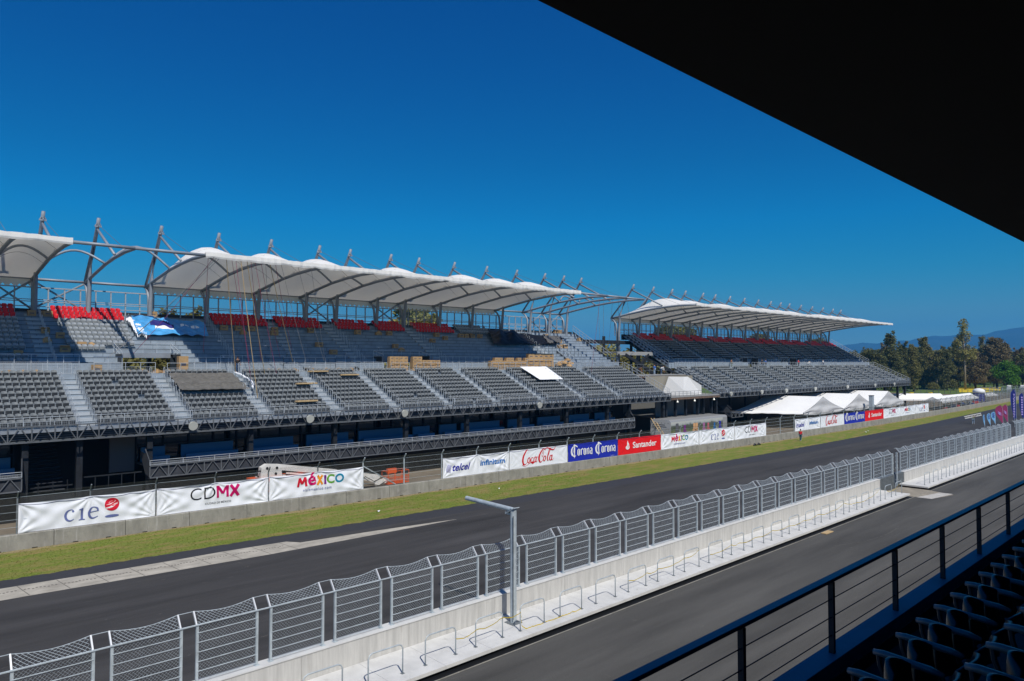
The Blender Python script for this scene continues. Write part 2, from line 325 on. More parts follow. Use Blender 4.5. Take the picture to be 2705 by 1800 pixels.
b=MB(); b.quad((-25.2,71.7,.010),(-21.0,71.9,.010),(-20.2,75.6,.010),(-22.6,76.6,.010),(-25.2,76.6,.010)); struct(b,'gap_pavement',mat('dusty_concrete',(.28,.25,.20),.9,0,.25,1))
b=MB(); b.quad((-22.2,71.8,.014),(-21.0,71.9,.014),(-20.4,76.0,.014),(-21.5,75.9,.014)); struct(b,'painted_patch',mat('white_paint',(.50,.48,.44),.7,0,.2,2))
# hoops
proto=None
def hoop(y):
    p=[(-23.3,y,.31),(-23.3,y,1.28),(-23.3,y+.06,1.40),(-23.3,y+.18,1.46),(-23.3,y+1.37,1.46),(-23.3,y+1.49,1.40),(-23.3,y+1.55,1.28),(-23.3,y+1.55,.31)]
    t=thing('hoop_rail','','hoop rail',(-23.3,y,.3),'steel hoop rails along the pit wall walkway')
    MB().path(p,.028,8).build('hoop_tube','galvanised_steel',t,smooth=True)
    for yy in (y,y+1.55): MB().box((-23.37,yy-.07,.301),(-23.23,yy+.07,.315)).build('foot_plate','weathered_steel',t)
    return t
hp=hoop(16.92); kids(hp); hp['label']='third steel hoop rail to the left of the tall pole on the walkway'
hy=[16.92+2.64*k for k in range(-3,21)]; hy2=[77.7+2.70*k for k in range(0,46)]
ORD='zeroth first second third fourth fifth sixth seventh eighth ninth tenth eleventh twelfth thirteenth fourteenth fifteenth sixteenth seventeenth eighteenth nineteenth twentieth'.split()
def ordn(n):
    if n<=20: return ORD[n]
    t_={2:'twenty',3:'thirty',4:'forty',5:'fifty'}[n//10]; return t_+('-'+ORD[n%10] if n%10 else 'th' if 0 else '')
def ordw(n): return ordn(n) if n<=20 or n%10 else {30:'thirtieth',40:'fortieth',50:'fiftieth'}[n]
def hoop_label(y):
    if y<23: return '%s steel hoop rail to the left of the tall pole on the walkway'%ordw(int(round((22.2-y)/2.64))+1)
    if y<75: return '%s steel hoop rail to the right of the tall pole on the walkway'%ordw(int(round((y-24.84)/2.64))+1)
    return '%s small steel hoop rail on the far walkway beyond the gap'%ordw(int(round((y-77.7)/2.70))+1)
for y in hy+hy2:
    if abs(y-16.92)<.01: continue
    copy_tree(hp,(-23.3,y,.3),hoop_label(y))
# caution tape
def tape(pts,label):
    b=MB(); P=[]
    for (x0,y0,z0),(x1,y1,z1) in zip(pts,pts[1:]):
        for k in range(8): t=k/8; P.append((lerp(x0,x1,t)+random.uniform(-.02,.02),lerp(y0,y1,t),max(.33,lerp(z0,z1,t)-.12*math.sin(math.pi*t)+random.uniform(-.015,.015))))
    P.append(pts[-1])
    for p,q in zip(P,P[1:]): b.quad((p[0],p[1],p[2]-.022),(q[0],q[1],q[2]-.022),(q[0]+.012,q[1],q[2]+.022),(p[0]+.012,p[1],p[2]+.022))
    b.build('caution_tape','yellow_tape',loc=pts[0],label=label,category='tape')
tape([(-23.26,18.47,.95),(-23.26,19.56,1.05),(-23.26,21.11,1.2),(-23.26,22.2,1.15),(-23.3,22.3,.5),(-23.25,22.9,.36),(-23.2,23.6,.34)],'yellow caution tape tied between the hoop rails left of the tall pole')
tape([(-23.26,23.8,.34),(-23.2,24.4,.36),(-23.24,24.9,.36),(-23.2,25.6,.40),(-23.26,26.3,.38)],'yellow caution tape lying on the walkway at the foot of the tall pole')
tape([(-23.26,30.12,.9),(-23.26,31.7,1.0),(-23.26,32.76,1.0),(-23.26,35.4,1.1),(-23.26,36.9,1.3)],'yellow caution tape stretched across three hoop rails right of the tall pole')
tape([(-23.26,38.1,.8),(-23.26,40.6,.95),(-23.26,41.6,.9),(-23.26,43.5,.9),(-23.26,46,.95),(-23.26,48.4,.9),(-23.26,50.8,.9),(-23.26,53.2,1.0),(-23.26,55.7,.9),(-23.26,58,1.2),(-23.26,60.5,.9),(-23.26,63,.9),(-23.26,65.5,1.3)],'long yellow caution tape run along the hoop rails before the gap')
tape([(-23.26,67.4,1.0),(-23.26,68.9,.9),(-23.26,70.4,1.2),(-24,73,1.0)],'yellow caution tape crossing the gap in the pit wall')
# fence panels on the pit wall
FX=-25.6; P_=2.67
def wire_panel(W,z0,z1,pitch,r,x,yo):
    """diamond wires within a rectangle, clipped"""
    b=MB(); H=z1-z0; n=int((W+H)/pitch)+1
    for s in (1,-1):
        for k in range(-int(H/pitch)-1,int(W/pitch)+2):
            u0=k*pitch; a0=0; a1=H
            lo=max(0,-u0); hi=min(H,W-u0)
            if hi-lo<.05: continue
            ua,ub=u0+lo,u0+hi
            if s<0: ua,ub=W-ua,W-ub
            b.path([(x,yo+ua,z0+lo),(x,yo+ub,z0+hi)],r,3,cap=False)
    return b
def fence_panel(name,label,loc,W=2.13):
    x,y,z=loc; t=thing(name,label,'fence panel',loc,'wire fence panels on the pit wall')
    H=2.01; bx_,bz=-.40,.35
    for yy in (y,y+W):
        b=MB(); b.bar((x,yy,z),(x,yy,z+H),.085,.085); b.box((x-.11,yy-.09,z),(x+.11,yy+.09,z+.015))
        p=b.build('post','galvanised_steel',t)
        MB().bar((x,yy,z+H-.12),(x+bx_,yy,z+H+bz),.05,.08).build('bent_arm',mat('bright_zinc',(.68,.70,.71),.4,.3),p)
    b=MB()
    for k in range(6): zz=z+.08+k*.33; b.path([(x+.05,y,zz),(x+.05,y+W,zz)],.016,5)
    b.path([(x+.05,y-P_+W,z+H),(x+.05,y+W,z+H)],.03,6)
    sag=[(x+bx_,y-P_+W,z+H+bz),(x+bx_,y,z+H+bz)]+[(x+bx_*(1-.16*math.sin(math.pi*k/8)),y+W*k/8,z+H+bz-.11*math.sin(math.pi*k/8)) for k in range(1,8)]+[(x+bx_,y+W,z+H+bz)]
    b.path(sag,.013,5); b.build('cable',M['galv'],t)
    m1=wire_panel(W,z+.08,z+H,.12,.0036,x+.02,y)
    m2=MB(); nq=14
    for s in (0,1):
        for k in range(-4,nq+1):
            pp=[]
            for q in range(5):
                u=(k+q/4*3.2)/nq; u=1-u if s else u
                if 0<=u<=1: f=q/4; sg=math.sin(math.pi*u); pp.append((x+bx_*f*(1-.16*sg*f)+.02,y+u*W,z+H+(bz-.11*sg)*f))
            if len(pp)>1: m2.path(pp,.006,3,cap=False)
    m1.inst(m2,(0,0,0)); m1.build('wire_mesh',M['galv'],t)
    return t
PY=lambda k:3.5+2.655*k+.0015*k*k
Y2=lambda k:78.0+2.72*k
y0=PY(5)
fp=fence_panel('fence_panel','second wire fence panel left of the tall pole on the pit wall',(FX,y0,WT+.036)); kids(fp)
def plabel(k):
    if k<7: return '%s wire fence panel left of the tall pole on the pit wall'%ordw(7-k)
    if k==7: return 'wire fence panel on the pit wall crossed by the tall pole'
    return '%s wire fence panel right of the tall pole on the pit wall'%ordw(k-7)
for k in range(-4,27):
    if k==5: continue
    copy_tree(fp,(FX,PY(k),WT+.036),plabel(k))
for k in range(0,30):
    if 17<=k<=17: continue
    copy_tree(fp,(FX,Y2(k),WT+.036),'%s small wire fence panel beyond the gap on the far pit wall'%ordw(k+1))
# steel end plates at the gap
def endplate(y,lab,d,hw):
    t=thing('gate_end_post',lab,'gate post',(FX,y,0))
    b=MB(); b.box((WX0-.05,y-hw,.012),(WX1-.1,y+hw,1.30)); [b.bar((WX1-.08,y-hw+.15+q*.3,.02),(WX1-.08,y-hw+.15+q*.3,1.28),.06,.06) for q in range(int(hw*2/.3))]; b.build('steel_plate','weathered_steel',t)
    b=MB(); b.bar((FX,y+d*(hw+.1),0),(FX,y+d*(hw+.1),3.35),.14,.14); b.build('post','galvanised_steel',t)
    b=MB()
    for q in range(5): b.bar((FX-.02,y+d*(hw+.07),.6+q*.6),(FX+.02,y+d*(hw+.16),.6+q*.6),.26,.06)
    b.build('hinge','galvanised_steel',t)
endplate(73.7,'steel end plate and post closing the near pit wall at the gap',1,2.0); endplate(77.9,'steel end plate and post starting the far pit wall at the gap',-1,.8)
# tall pole with arm
t=thing('tall_pole','tall round galvanised pole with a horizontal arm standing on the walkway','pole',(-24.25,22.66,.3))
b=MB(); b.path([(-24.25,22.66,.32),(-24.25,22.66,5.62)],.15,20); b.build('shaft','galvanised_steel',t,smooth=False)
b=MB(); b.path([(-24.32,22.66,5.55),(-27.7,22.64,5.62)],.11,16); b.build('arm','galvanised_steel',t,smooth=False)
b=MB(); b.box((-24.55,22.36,.301),(-23.95,22.96,.335)); b.build('base_plate','weathered_steel',t)
b=MB(); b.bar((-24.02,22.66,5.68),(-24.62,22.66,5.36),.34,.03); b.box((-24.75,22.58,5.30),(-24.42,22.74,5.40)); b.build('bracket','galvanised_steel',t)
b=MB(); b.bar((-24.09,22.50,.5),(-24.09,22.50,5.3),.035,.035); b.build('conduit','weathered_steel',t)
# ------------------------------------------------------------------ lettering
def text2d(s,size=1.0,off=0,shear=0,space=1.0,wx=1.0):
    cu=bpy.data.curves.new('lettering_source','FONT'); cu.body=s; cu.size=size; cu.offset=off; cu.shear=shear; cu.space_character=space; cu.resolution_u=4
    o=bpy.data.objects.new('lettering_source',cu); COL.objects.link(o); dg=bpy.context.evaluated_depsgraph_get(); dg.update()
    me=o.evaluated_get(dg).to_mesh(); v=[(p.co.x*wx,p.co.y) for p in me.vertices]; f=[tuple(p.vertices) for p in me.polygons]
    o.evaluated_get(dg).to_mesh_clear(); bpy.data.objects.remove(o); bpy.data.curves.remove(cu); return v,f
def fit(vf,x0,y0,w=None,h=None):
    v,f=vf; xs=[p[0] for p in v]; ys=[p[1] for p in v]; a,b_=min(xs),min(ys)
    sy=(h/(max(ys)-b_)) if h else None; sx=(w/(max(xs)-a)) if w else sy
    if sy is None: sy=sx
    return [((p[0]-a)*sx+x0,(p[1]-b_)*sy+y0) for p in v],f
def cr(pts,n=8):
    P=[pts[0]]+list(pts)+[pts[-1]]; out=[]
    for i in range(1,len(P)-2):
        p0,p1,p2,p3=P[i-1:i+3]
        for k in range(n):
            t=k/n; out.append(tuple(.5*((2*b_)+(-a+c)*t+(2*a-5*b_+4*c-d)*t*t+(-a+3*b_-3*c+d)*t**3) for a,b_,c,d in zip(p0,p1,p2,p3)))
    out.append(tuple(pts[-1])); return out
def stroke(pts,n=8,smooth=True):
    """pts (x,y,w): a ribbon of varying width"""
    P=cr(pts,n) if smooth else pts; v=[]; f=[]
    for i,p in enumerate(P):
        a,c=P[max(i-1,0)],P[min(i+1,len(P)-1)]; dx,dy=c[0]-a[0],c[1]-a[1]; L=math.hypot(dx,dy) or 1
        v+= [(p[0]-dy/L*p[2]/2,p[1]+dx/L*p[2]/2),(p[0]+dy/L*p[2]/2,p[1]-dx/L*p[2]/2)]
    f=[(2*i,2*i+1,2*i+3,2*i+2) for i in range(len(P)-1)]; return v,f
def join(L):
    v=[];f=[]
    for a,b_ in L: o=len(v); v+=a; f+=[tuple(i+o for i in q) for q in b_]
    return v,f
def disc(cx,cy,rx,ry=None,n=28):
    ry=ry or rx; return [(cx+rx*math.cos(6.2832*k/n),cy+ry*math.sin(6.2832*k/n)) for k in range(n)],[tuple(range(n))]
def fine(v,f,mx=.16):
    vo=list(v); T=[(q[0],q[i],q[i+1]) for q in f for i in range(1,len(q)-1)] if all(len(q)<6 for q in f) else None
    if T is None:
        T=[]
        for q in f:
            if len(q)<6: T+=[(q[0],q[i],q[i+1]) for i in range(1,len(q)-1)]; continue
            cx=sum(v[i][0] for i in q)/len(q); cy=sum(v[i][1] for i in q)/len(q)
            if len(q)==28: vo.append((cx,cy)); c=len(vo)-1; T+=[(c,q[i],q[(i+1)%len(q)]) for i in range(len(q))]
            else:
                from mathutils.geometry import tessellate_polygon
                T+=[tuple(q[k] for k in t) for t in tessellate_polygon([[Vector((*v[i],0)) for i in q]])]
    out=[]; mid={}
    def m(a,b):
        k=(min(a,b),max(a,b))
        if k not in mid: vo.append(((vo[a][0]+vo[b][0])/2,(vo[a][1]+vo[b][1])/2)); mid[k]=len(vo)-1
        return mid[k]
    st=T
    d=lambda a,b: math.hypot(vo[a][0]-vo[b][0],vo[a][1]-vo[b][1])
    while st:
        a,b,c=st.pop(); L=[(d(a,b),a,b,c),(d(b,c),b,c,a),(d(c,a),c,a,b)]; l,p,q,r=max(L)
        if l<mx: out.append((a,b,c)); continue
        k=m(p,q); st+= [(p,k,r),(k,q,r)]
    return vo,out
def poly(*p): return list(p),[tuple(range(len(p)))]
# serif word from strokes (used for "Santander" and "cie")
def cie_word():
    L=[]
    L.append(stroke([(.66,.74,.10),(.60,.86,.05),(.45,.90,.06),(.22,.78,.13),(.12,.48,.17),(.20,.18,.15),(.42,.05,.10),(.68,.16,.03)]))
    L.append(disc(.62,.76,.075))
    L.append(poly((1.00,.0),(1.42,.0),(1.42,.05),(1.29,.08),(1.29,.94),(1.24,.94),(1.0,.86),(1.0,.81),(1.13,.81),(1.13,.08),(1.0,.05)))
    L.append(stroke([(1.72,.52,.05),(2.28,.60,.05)],2)); L.append(stroke([(2.28,.58,.13),(2.24,.80,.12),(2.02,.91,.06),(1.80,.80,.13),(1.68,.48,.17),(1.76,.18,.15),(1.98,.04,.10),(2.30,.17,.03)]))
    return L
def globe(cx,cy,r):
    red=[disc(cx,cy,r)]
    w=[stroke([(cx-r*.97,cy-r*.55,.10*r),(cx-r*.2,cy-r*.42,.26*r),(cx+r*.5,cy-r*.02,.26*r),(cx+r*.95,cy+r*.25,.12*r)]),
       stroke([(cx-r*.80,cy-r*.05,.02*r),(cx-.1*r,cy+.10*r,.13*r),(cx+.45*r,cy+.45*r,.12*r),(cx+.25*r,cy+.58*r,.05*r),(cx-.2*r,cy+.42*r,.05*r),(cx-.45*r,cy+.2*r,.04*r)])]
    return red,w
def blackletter():
    """one word, C ornate then o r o n a, height about 1"""
    L=[]
    L.append(stroke([(.78,1.12,.03),(.45,1.05,.10),(.15,.80,.20),(.08,.45,.24),(.22,.12,.22),(.52,-.06,.10),(.80,.02,.02)]))
    L.append(stroke([(.50,1.30,.02),(.55,1.0,.15),(.52,.5,.16),(.56,.0,.13),(.48,-.28,.02)])); L.append(stroke([(.30,1.10,.02),(.55,1.18,.13),(.90,1.02,.12),(1.0,.92,.02)]))
    L.append(stroke([(.35,.35,.03),(.36,.75,.05)],2))
    x=1.0
    def o(x):
        return [stroke([(x+.07,.12,.15),(x+.07,.60,.15)],1),stroke([(x+.32,.12,.15),(x+.32,.60,.15)],1),stroke([(x+.02,.60,.10),(x+.20,.70,.10),(x+.38,.60,.10)],1,False),stroke([(x+.02,.12,.10),(x+.20,.0,.10),(x+.38,.12,.10)],1,False)]
    L+=o(x); x+=.50
    L+=[stroke([(x+.08,.02,.15),(x+.08,.68,.15)],1),stroke([(x+.12,.58,.05),(x+.30,.70,.16),(x+.40,.60,.06)],2)]; x+=.46
    L+=o(x); x+=.50
    L+=[stroke([(x+.07,.02,.14),(x+.07,.66,.14)],1),stroke([(x+.10,.60,.05),(x+.30,.70,.12),(x+.36,.56,.12)],1,False),stroke([(x+.36,.56,.14),(x+.36,.02,.14)],1)]; x+=.52
    L+=[stroke([(x+.06,.12,.14),(x+.06,.36,.14)],1),stroke([(x+.04,.62,.08),(x+.22,.70,.10),(x+.34,.58,.12)],1,False),stroke([(x+.34,.60,.14),(x+.34,.02,.14),(x+.46,-.02,.04)],1,False),stroke([(x+.05,.38,.07),(x+.32,.44,.07)],1),stroke([(x+.06,.10,.10),(x+.2,.0,.09),(x+.34,.12,.08)],1,False)]
    return L,x+.48
def script_word():
    L=[]; S=lambda *p:L.append(stroke(list(p)))
    # first capital
    S((1.05,1.55,.02),(.95,1.72,.06),(.70,1.62,.16),(.30,1.05,.24),(.14,.42,.26),(.30,-.02,.20),(.62,-.04,.08),(.95,.30,.04))
    S((.30,-.05,.14),(.10,-.12,.05),(.55,-.28,.03),(1.3,.05,.06),(1.75,.16,.10),(2.1,.06,.05)); L.append(poly((1.45,.12),(2.1,.10),(1.85,-.12),(1.62,-.02)))
    def o(x,y=.32,s=1): S((x+.30*s,y+.42*s,.07),(x+.10*s,y+.32*s,.13),(x,y,.14),(x+.10*s,y-.22*s,.10),(x+.28*s,y-.10*s,.13),(x+.38*s,y+.22*s,.13),(x+.30*s,y+.44*s,.07))
    o(.95); 
    S((1.85,.62,.10),(1.68,.72,.06),(1.50,.50,.14),(1.46,.22,.15),(1.58,.08,.08),(1.82,.28,.03))
    o(1.98); S((2.42,.76,.14),(2.30,.26,.14),(2.42,.10,.06),(2.60,.28,.03))
    L.append(disc(2.62,.70,.06))
    # second capital
    S((3.95,1.35,.02),(3.90,1.60,.05),(3.55,1.62,.12),(3.05,1.10,.22),(2.84,.50,.26),(2.98,.06,.18),(3.26,.04,.08),(3.5,.3,.04))
    S((3.45,1.0,.05),(3.60,1.4,.05),(4.2,1.72,.10),(4.9,1.50,.15),(5.4,1.42,.12),(5.75,1.80,.02))
    S((3.30,.95,.04),(3.42,.66,.05),(3.62,1.0,.04),(3.5,1.3,.03),(3.36,1.05,.03))
    o(3.60)
    S((4.25,.42,.04),(4.65,1.20,.10),(4.80,1.62,.10),(4.66,1.60,.07),(4.36,.80,.15),(4.28,.28,.15),(4.40,.10,.06),(4.55,.25,.03))
    o(4.66); S((5.12,.78,.15),(5.0,.26,.14),(5.14,.10,.06),(5.34,.30,.03))
    return L
def santander_word():
    v,f=text2d('Santander',1,off=.018,wx=.86); L=[(v,f)]
    return L
def flame(cx,cy,s):
    L=[disc(cx,cy-.22*s,.42*s,.30*s)]
    L.append(poly((cx-.10*s,cy-.05*s),(cx-.12*s,cy+.40*s),(cx+.05*s,cy+.85*s),(cx+.10*s,cy+.55*s),(cx+.30*s,cy+.30*s),(cx+.34*s,cy-.05*s)))
    return L
# ------------------------------------------------------------------ far barrier blocks, fence, banners
PB=4.352; j0=9.98
b=MB(); L_=PB-.03
b.add([(0,0,0),(0,L_,0),(-.04,L_,1.0),(-.04,0,1.0),(-.10,0,1.05),(-.10,L_,1.05),(-.50,L_,1.05),(-.50,0,1.05),(-.56,0,1.0),(-.56,L_,1.0),(-.60,L_,0),(-.60,0,0)],
 [(0,1,2,3),(3,2,5,4),(4,5,6,7),(7,6,9,8),(8,9,10,11),(0,3,4,7,8,11),(1,10,9,6,5,2)])
for q in (1.1,3.1): b.box((-.001,q,.0),(.004,q+.32,.07),1)
MBLK=b
bm_=None; _seen=set()
BED=[7.9,16.35,24.85,33.5,42.1,50.7,59.5,68.2,76.8,85.5,94.6,103.8,113.2,122.8,132.7,142.4,152.2,162.1,171.5,181.1]
BNM=['leftmost cie banner','second CDMX banner','large MÉXICO banner',None,'nearer telephone banner','nearer red script banner','nearer blue banner','nearer red banner','middle MÉXICO banner','middle cie banner','middle CDMX banner',None,'farther telephone banner','farther red script banner','farther blue banner','farther red banner','far CDMX banner','far MÉXICO banner','far cie banner']
for k in range(-9,66):
    y=j0+PB*k
    yc=y+PB/2; lab=None
    for q,(ba,bb_) in enumerate(zip(BED,BED[1:])):
        if ba<=yc<bb_ and BNM[q]: lab='concrete barrier block under the %s half of the %s'%('left' if yc<(ba+bb_)/2 else 'right',BNM[q])
    if lab is None:
        if yc<7.9: lab='%s concrete barrier block left of the leftmost banner'%ordw(int((7.9-yc)/PB)+1)
        elif yc<42: lab='%s concrete barrier block in the bare stretch by the boom lift'%ordw(int((yc-33.5)/PB)+1)
        elif yc<113: lab='%s concrete barrier block in the bare stretch by the man in red'%ordw(int((yc-103.8)/PB)+1)
        else: lab='%s concrete barrier block right of the last banner'%ordw(int((yc-181.1)/PB)+1)
    if lab in _seen: lab=lab.replace('left half','middle').replace('right half','far right end')
    _seen.add(lab)
    if bm_ is None:
        o=MBLK.build('barrier_block',['old_grey_concrete','black_panel']); bm_=o.data
    else: o=bpy.data.objects.new('barrier_block',bm_); COL.objects.link(o)
    o.location=(xb(y),y,0); o.rotation_euler=(0,0,-math.atan2(xb(y+PB)-xb(y),PB))
    o['label']=lab; o['category']='barrier'; o['group']='concrete barrier blocks beyond the grass'
BE=[7.9,16.35,24.85,33.5,42.1,50.7,59.5,68.2,76.8,85.5,94.6,103.8,113.2,122.8,132.7,142.4,152.2,162.1,171.5,181.1]
FO=-.30
ft=thing('chain_link_fence','long chain link fence with bent post tops standing on the barrier blocks','fence',(xb(60)+FO,60,1.05))
posts=[];
for a,c in zip(BE,BE[1:]): posts+=[a,(a+c)/2]
posts+=[181.1]; posts=[7.9-4.3*k for k in range(6,0,-1)]+posts+[181.1+4.7*k for k in range(1,26)]
postsb=MB(); 
mbw=MB(); mbc=MB()
FH=2.42
for i,y in enumerate(posts):
    x=xb(y)+FO
    b=MB(); b.bar((x,y,1.0),(x,y,1.05+FH),.09,.09); b.bar((x,y,1.05+FH-.03),(x+.34,y,1.05+FH+.42),.07,.10); b.build('post','weathered_steel' if y<30 else 'galvanised_steel',ft)
for ya,yb_ in zip(posts,posts[1:]):
    xa,xc=xb(ya)+FO,xb(yb_)+FO; W=yb_-ya; H=FH+.3; pit=.115 if ya<60 else .2; rr=.0045 if ya<60 else .007
    for s in (1,-1):
        for k in range(-int(H/pit)-1,int(W/pit)+2):
            u0=k*pit; lo=max(0,-u0); hi=min(H,W-u0)
            if hi-lo<.05: continue
            ua,ub=u0+lo,u0+hi
            if s<0: ua,ub=W-ua,W-ub
            def pt(u,z):
                x=lerp(xa,xc,u/W); e=max(0,z-FH); return (x+.02+e*.75,ya+u,1.05+min(z,FH)+e*.9)
            pp=[pt(ua,lo)]
            if lo<FH<hi: um=lerp(ua,ub,(FH-lo)/(hi-lo)); pp.append(pt(um,FH))
            pp.append(pt(ub,hi)); mbw.path(pp,rr,3,cap=False)
    for q in (.45,.95,1.45,1.95,FH): mbc.path([(xa+.05,ya,1.05+q),(xc+.05,yb_,1.05+q)],.012 if ya<90 else .016,4,cap=False)
mbw.build('wire_mesh',mat('dull_chain_link',(.22,.215,.18),.6,.3),ft,kind='stuff'); mbc.build('cable','galvanised_steel',ft)
b=MB(); b.bar((xb(33.5)+FO,33.5,3.1),(xb(33.9)+FO,37.0,1.06),.09,.09); b.build('brace','galvanised_steel',ft)
BZ0,BZ1=1.07,3.05
def banner(ya,yb_,clothm,label,items,wr=1.0,zt=BZ1,folds=True,seed=0):
    """items: list of (part name, material, [2d meshes], u0, v0, scale) in metres"""
    rnd=random.Random(seed); W=yb_-ya-.10; H=zt-BZ0
    t=thing('banner',label,'banner',(xb((ya+yb_)/2)+FO+.1,(ya+yb_)/2,BZ0),'advertising banners hung on the chain link fence')
    anch=[(0,H),(W/2,H),(W,H),(0,0),(W,0)]
    prm=[(a,rnd.uniform(5,9),rnd.uniform(0,6),rnd.uniform(.7,1.2)) for a in anch]
    def dx(u,v):
        d=0
        for (au,av),k,ph,am in prm:
            r=math.hypot(u-au,v-av)+.02; an=math.atan2(v-av,u-au); d+=am*.055*math.sin(an*k*2+ph)*min(1,r/.5)*math.exp(-r/2.0)
        d+=.012*math.sin(u*2.2+v*3.1+seed)+.007*math.sin(u*5.7-v*4.3)
        return d*wr
    def topdip(u): 
        f=(u/(W/2))%1; return -.07*math.sin(math.pi*f)*(1 if wr>.5 else .3)
    def P(u,v,o=0):
        y=ya+.05+u; vv=v+topdip(u)*(v/H)**2; return (xb(y)+FO+.12+dx(u,v)+o,y,BZ0+vv)
    b=MB(); nu,nv=int(W/.075),28
    for i in range(nu+1):
        for j in range(nv+1): b.v.append(P(W*i/nu,H*j/nv))
    for i in range(nu):
        for j in range(nv): o=i*(nv+1)+j; b.f.append((o,o+nv+1,o+nv+2,o+1)); b.m.append(0)
    b.build('cloth',clothm,t,smooth=True)
    for nm,mt,L,u0,v0,s in items:
        b=MB()
        for q,(v,f) in enumerate(L):
            v2,f2=fine([(u0+p[0]*s,v0+p[1]*s) for p in v],f)      # short faces, so that the ink follows the folds
            b.add([P(p[0],p[1],.026+.0015*q) for p in v2],f2)
        b.build(nm,mt,t)
    b=MB(); N=40
    for i in range(N): 
        u=W*i/N; u2=W*(i+1)/N; b.path([P(u,H-.03-.10*abs(math.sin(u*1.4)),.02),P(u2,H-.03-.10*abs(math.sin(u2*1.4)),.02)],.014,3,cap=False)
    b.build('tie_rope',mat('blue_rope',(.02,.03,.12),.7),t)
    return t
def cie_items(W):
    r,wv=globe(W*.665,1.27,.47)
    return [('lettering','slate_blue_ink',cie_word(),W*.31,.38,.90),('logo_disc','logo_red',r,0,0,1.0),('logo_swirl','white_ink',wv,0,0,1.0),('logo_shadow','slate_blue_ink',[disc(W*.665,.42,.45,.10)],0,0,1.0)]
def cdmx_items(W,o=0):
    T=lambda s,**k:text2d(s,1,**k)
    CD=fit(T('CD',off=-.010),0,0,h=.62); cw=max(p[0] for p in CD[0]); q=cw+.12; MX=join([stroke([(q,0,.13),(q,.62,.13)],1),stroke([(q+.02,.60,.12),(q+.25,.20,.12)],1),stroke([(q+.25,.20,.12),(q+.48,.60,.12)],1),stroke([(q+.50,.62,.13),(q+.50,0,.13)],1),stroke([(q+.66,0,.15),(q+1.08,.62,.15)],1),stroke([(q+.66,.62,.15),(q+1.08,0,.15)],1)])
    u0=W*.285+o; sub=fit(text2d('CIUDAD DE MÉXICO',1,off=.002),.72,-.30,h=.125)
    s=1.5
    return [('lettering','black_ink',[CD],u0,.80,s),('lettering','magenta_ink',[MX],u0,.80,s),('small_lettering','black_ink',[sub],u0,.80,s)]
def mexico_items(W,o=0,s=1.0):
    cols=['logo_red','magenta_ink','orange_ink','purple_ink','green_ink','teal_ink']; chars='MéXICO'; out=[]; u=W*.28+o
    for i,(c,m_) in enumerate(zip(chars,cols)):
        if c in 'MXI':
            g={'M':[((0,0),(.10,.6)),((.10,.6),(.27,.18)),((.27,.18),(.48,.62)),((.48,.62),(.56,0))],'X':[((0,0),(.36,.62)),((.03,.62),(.36,0))],'I':[((.04,0),(.04,.62))]}[c]
            f_=join([stroke([(p[0]*s+.07,p[1]*s,.15*s),(q[0]*s+.07,q[1]*s,.15*s)],1) for p,q in g]); f_=([(x_,y_+k_*0) for k_,(x_,y_) in enumerate(f_[0])],f_[1])
            out.append(('lettering',m_,[f_],u,.86,1)); u+=(max(x_ for x_,_ in f_[0])+.05); continue
        vf=text2d(c,1,off=.028); xs=[p[0] for p in vf[0]]; w_=max(xs)-min(xs); h={'é':.86,'M':.60}.get(c,.62); 
        ys_=[p[1] for p in vf[0]]; k=(h*s)/(max(ys_)-min(ys_)); f_=fit(vf,0,0,h=h*s); out.append(('lettering',m_,[f_],u,.82+(.06 if c!='M' else 0),1)); u+=w_*k+.05
    sub=fit(text2d('visitmexico.com',1,space=1.12,off=.004),0,0,w=2.6)
    out.append(('small_lettering','slate_blue_ink',[sub],W*.28+o+.5,.42,1)); return out
def telcel_items(W):
    a=fit(text2d('telcel',1,shear=.35,off=.022),0,0,h=.72); aw=max(p[0] for p in a[0])
    c=fit(text2d('infinitum',1,off=.028),0,0,w=3.3,h=.62)
    bars=[stroke([(0+k*.085,-.05-.02*k,.035),(.06+k*.085,.3,.04),(.30+k*.085-.1,.72-.03*k,.03)]) for k in range(6)]
    return [('logo_stripes','telecom_blue',bars,W*.05,.62,1),('lettering','telecom_blue',[a],W*.05+.75,.60,1.0),('lettering','bright_blue_ink',[c],W*.55,.80,1)]
def coke_items(W): return [('lettering','cola_red',script_word(),W*.20,.40,.88)]
def corona_items(W):
    w1,ww=blackletter(); s=W*.42/ww
    tiny=fit(text2d('TODO CON MEDIDA',1),0,0,h=.05)
    return [('lettering','white_ink',w1,W*.055,.62,s),('lettering','white_ink',w1,W*.535,.62,s),('small_lettering','white_ink',[tiny],W*.87-.2,.10,1)]
def sant_items(W):
    n=fit(santander_word()[0],0,0,w=W*.56,h=.78)
    return [('logo_flame','white_ink',flame(W*.21,1.02,.86),0,0,1),('logo_cut','bright_red_cloth',[stroke([(W*.21+.02,.62,.05),(W*.21-.04,1.0,.06),(W*.21+.10,1.3,.03)]),stroke([(W*.21+.16,.68,.05),(W*.21+.14,.95,.06),(W*.21+.20,1.12,.03)])],0,0.10,1.0),('lettering','white_ink',[n],W*.33,.66,1)]
W=8.6
banner(7.9,16.35,'white_banner_cloth','white banner reading cie with a red ball logo, leftmost on the fence',cie_items(8.3),1.2,seed=1)
banner(16.35,24.85,'white_banner_cloth','large white CDMX banner second from the left, black and magenta letters',cdmx_items(8.3),1.2,seed=2)
banner(24.85,33.5,'white_banner_cloth','large white banner with multicoloured MÉXICO lettering in front of the boom lift',mexico_items(8.5,0,1.3),1.1,seed=3)
banner(42.1,50.7,'white_banner_cloth','white banner with two blue telephone company words, beside the bare fence stretch',telcel_items(8.5),1.1,seed=4)
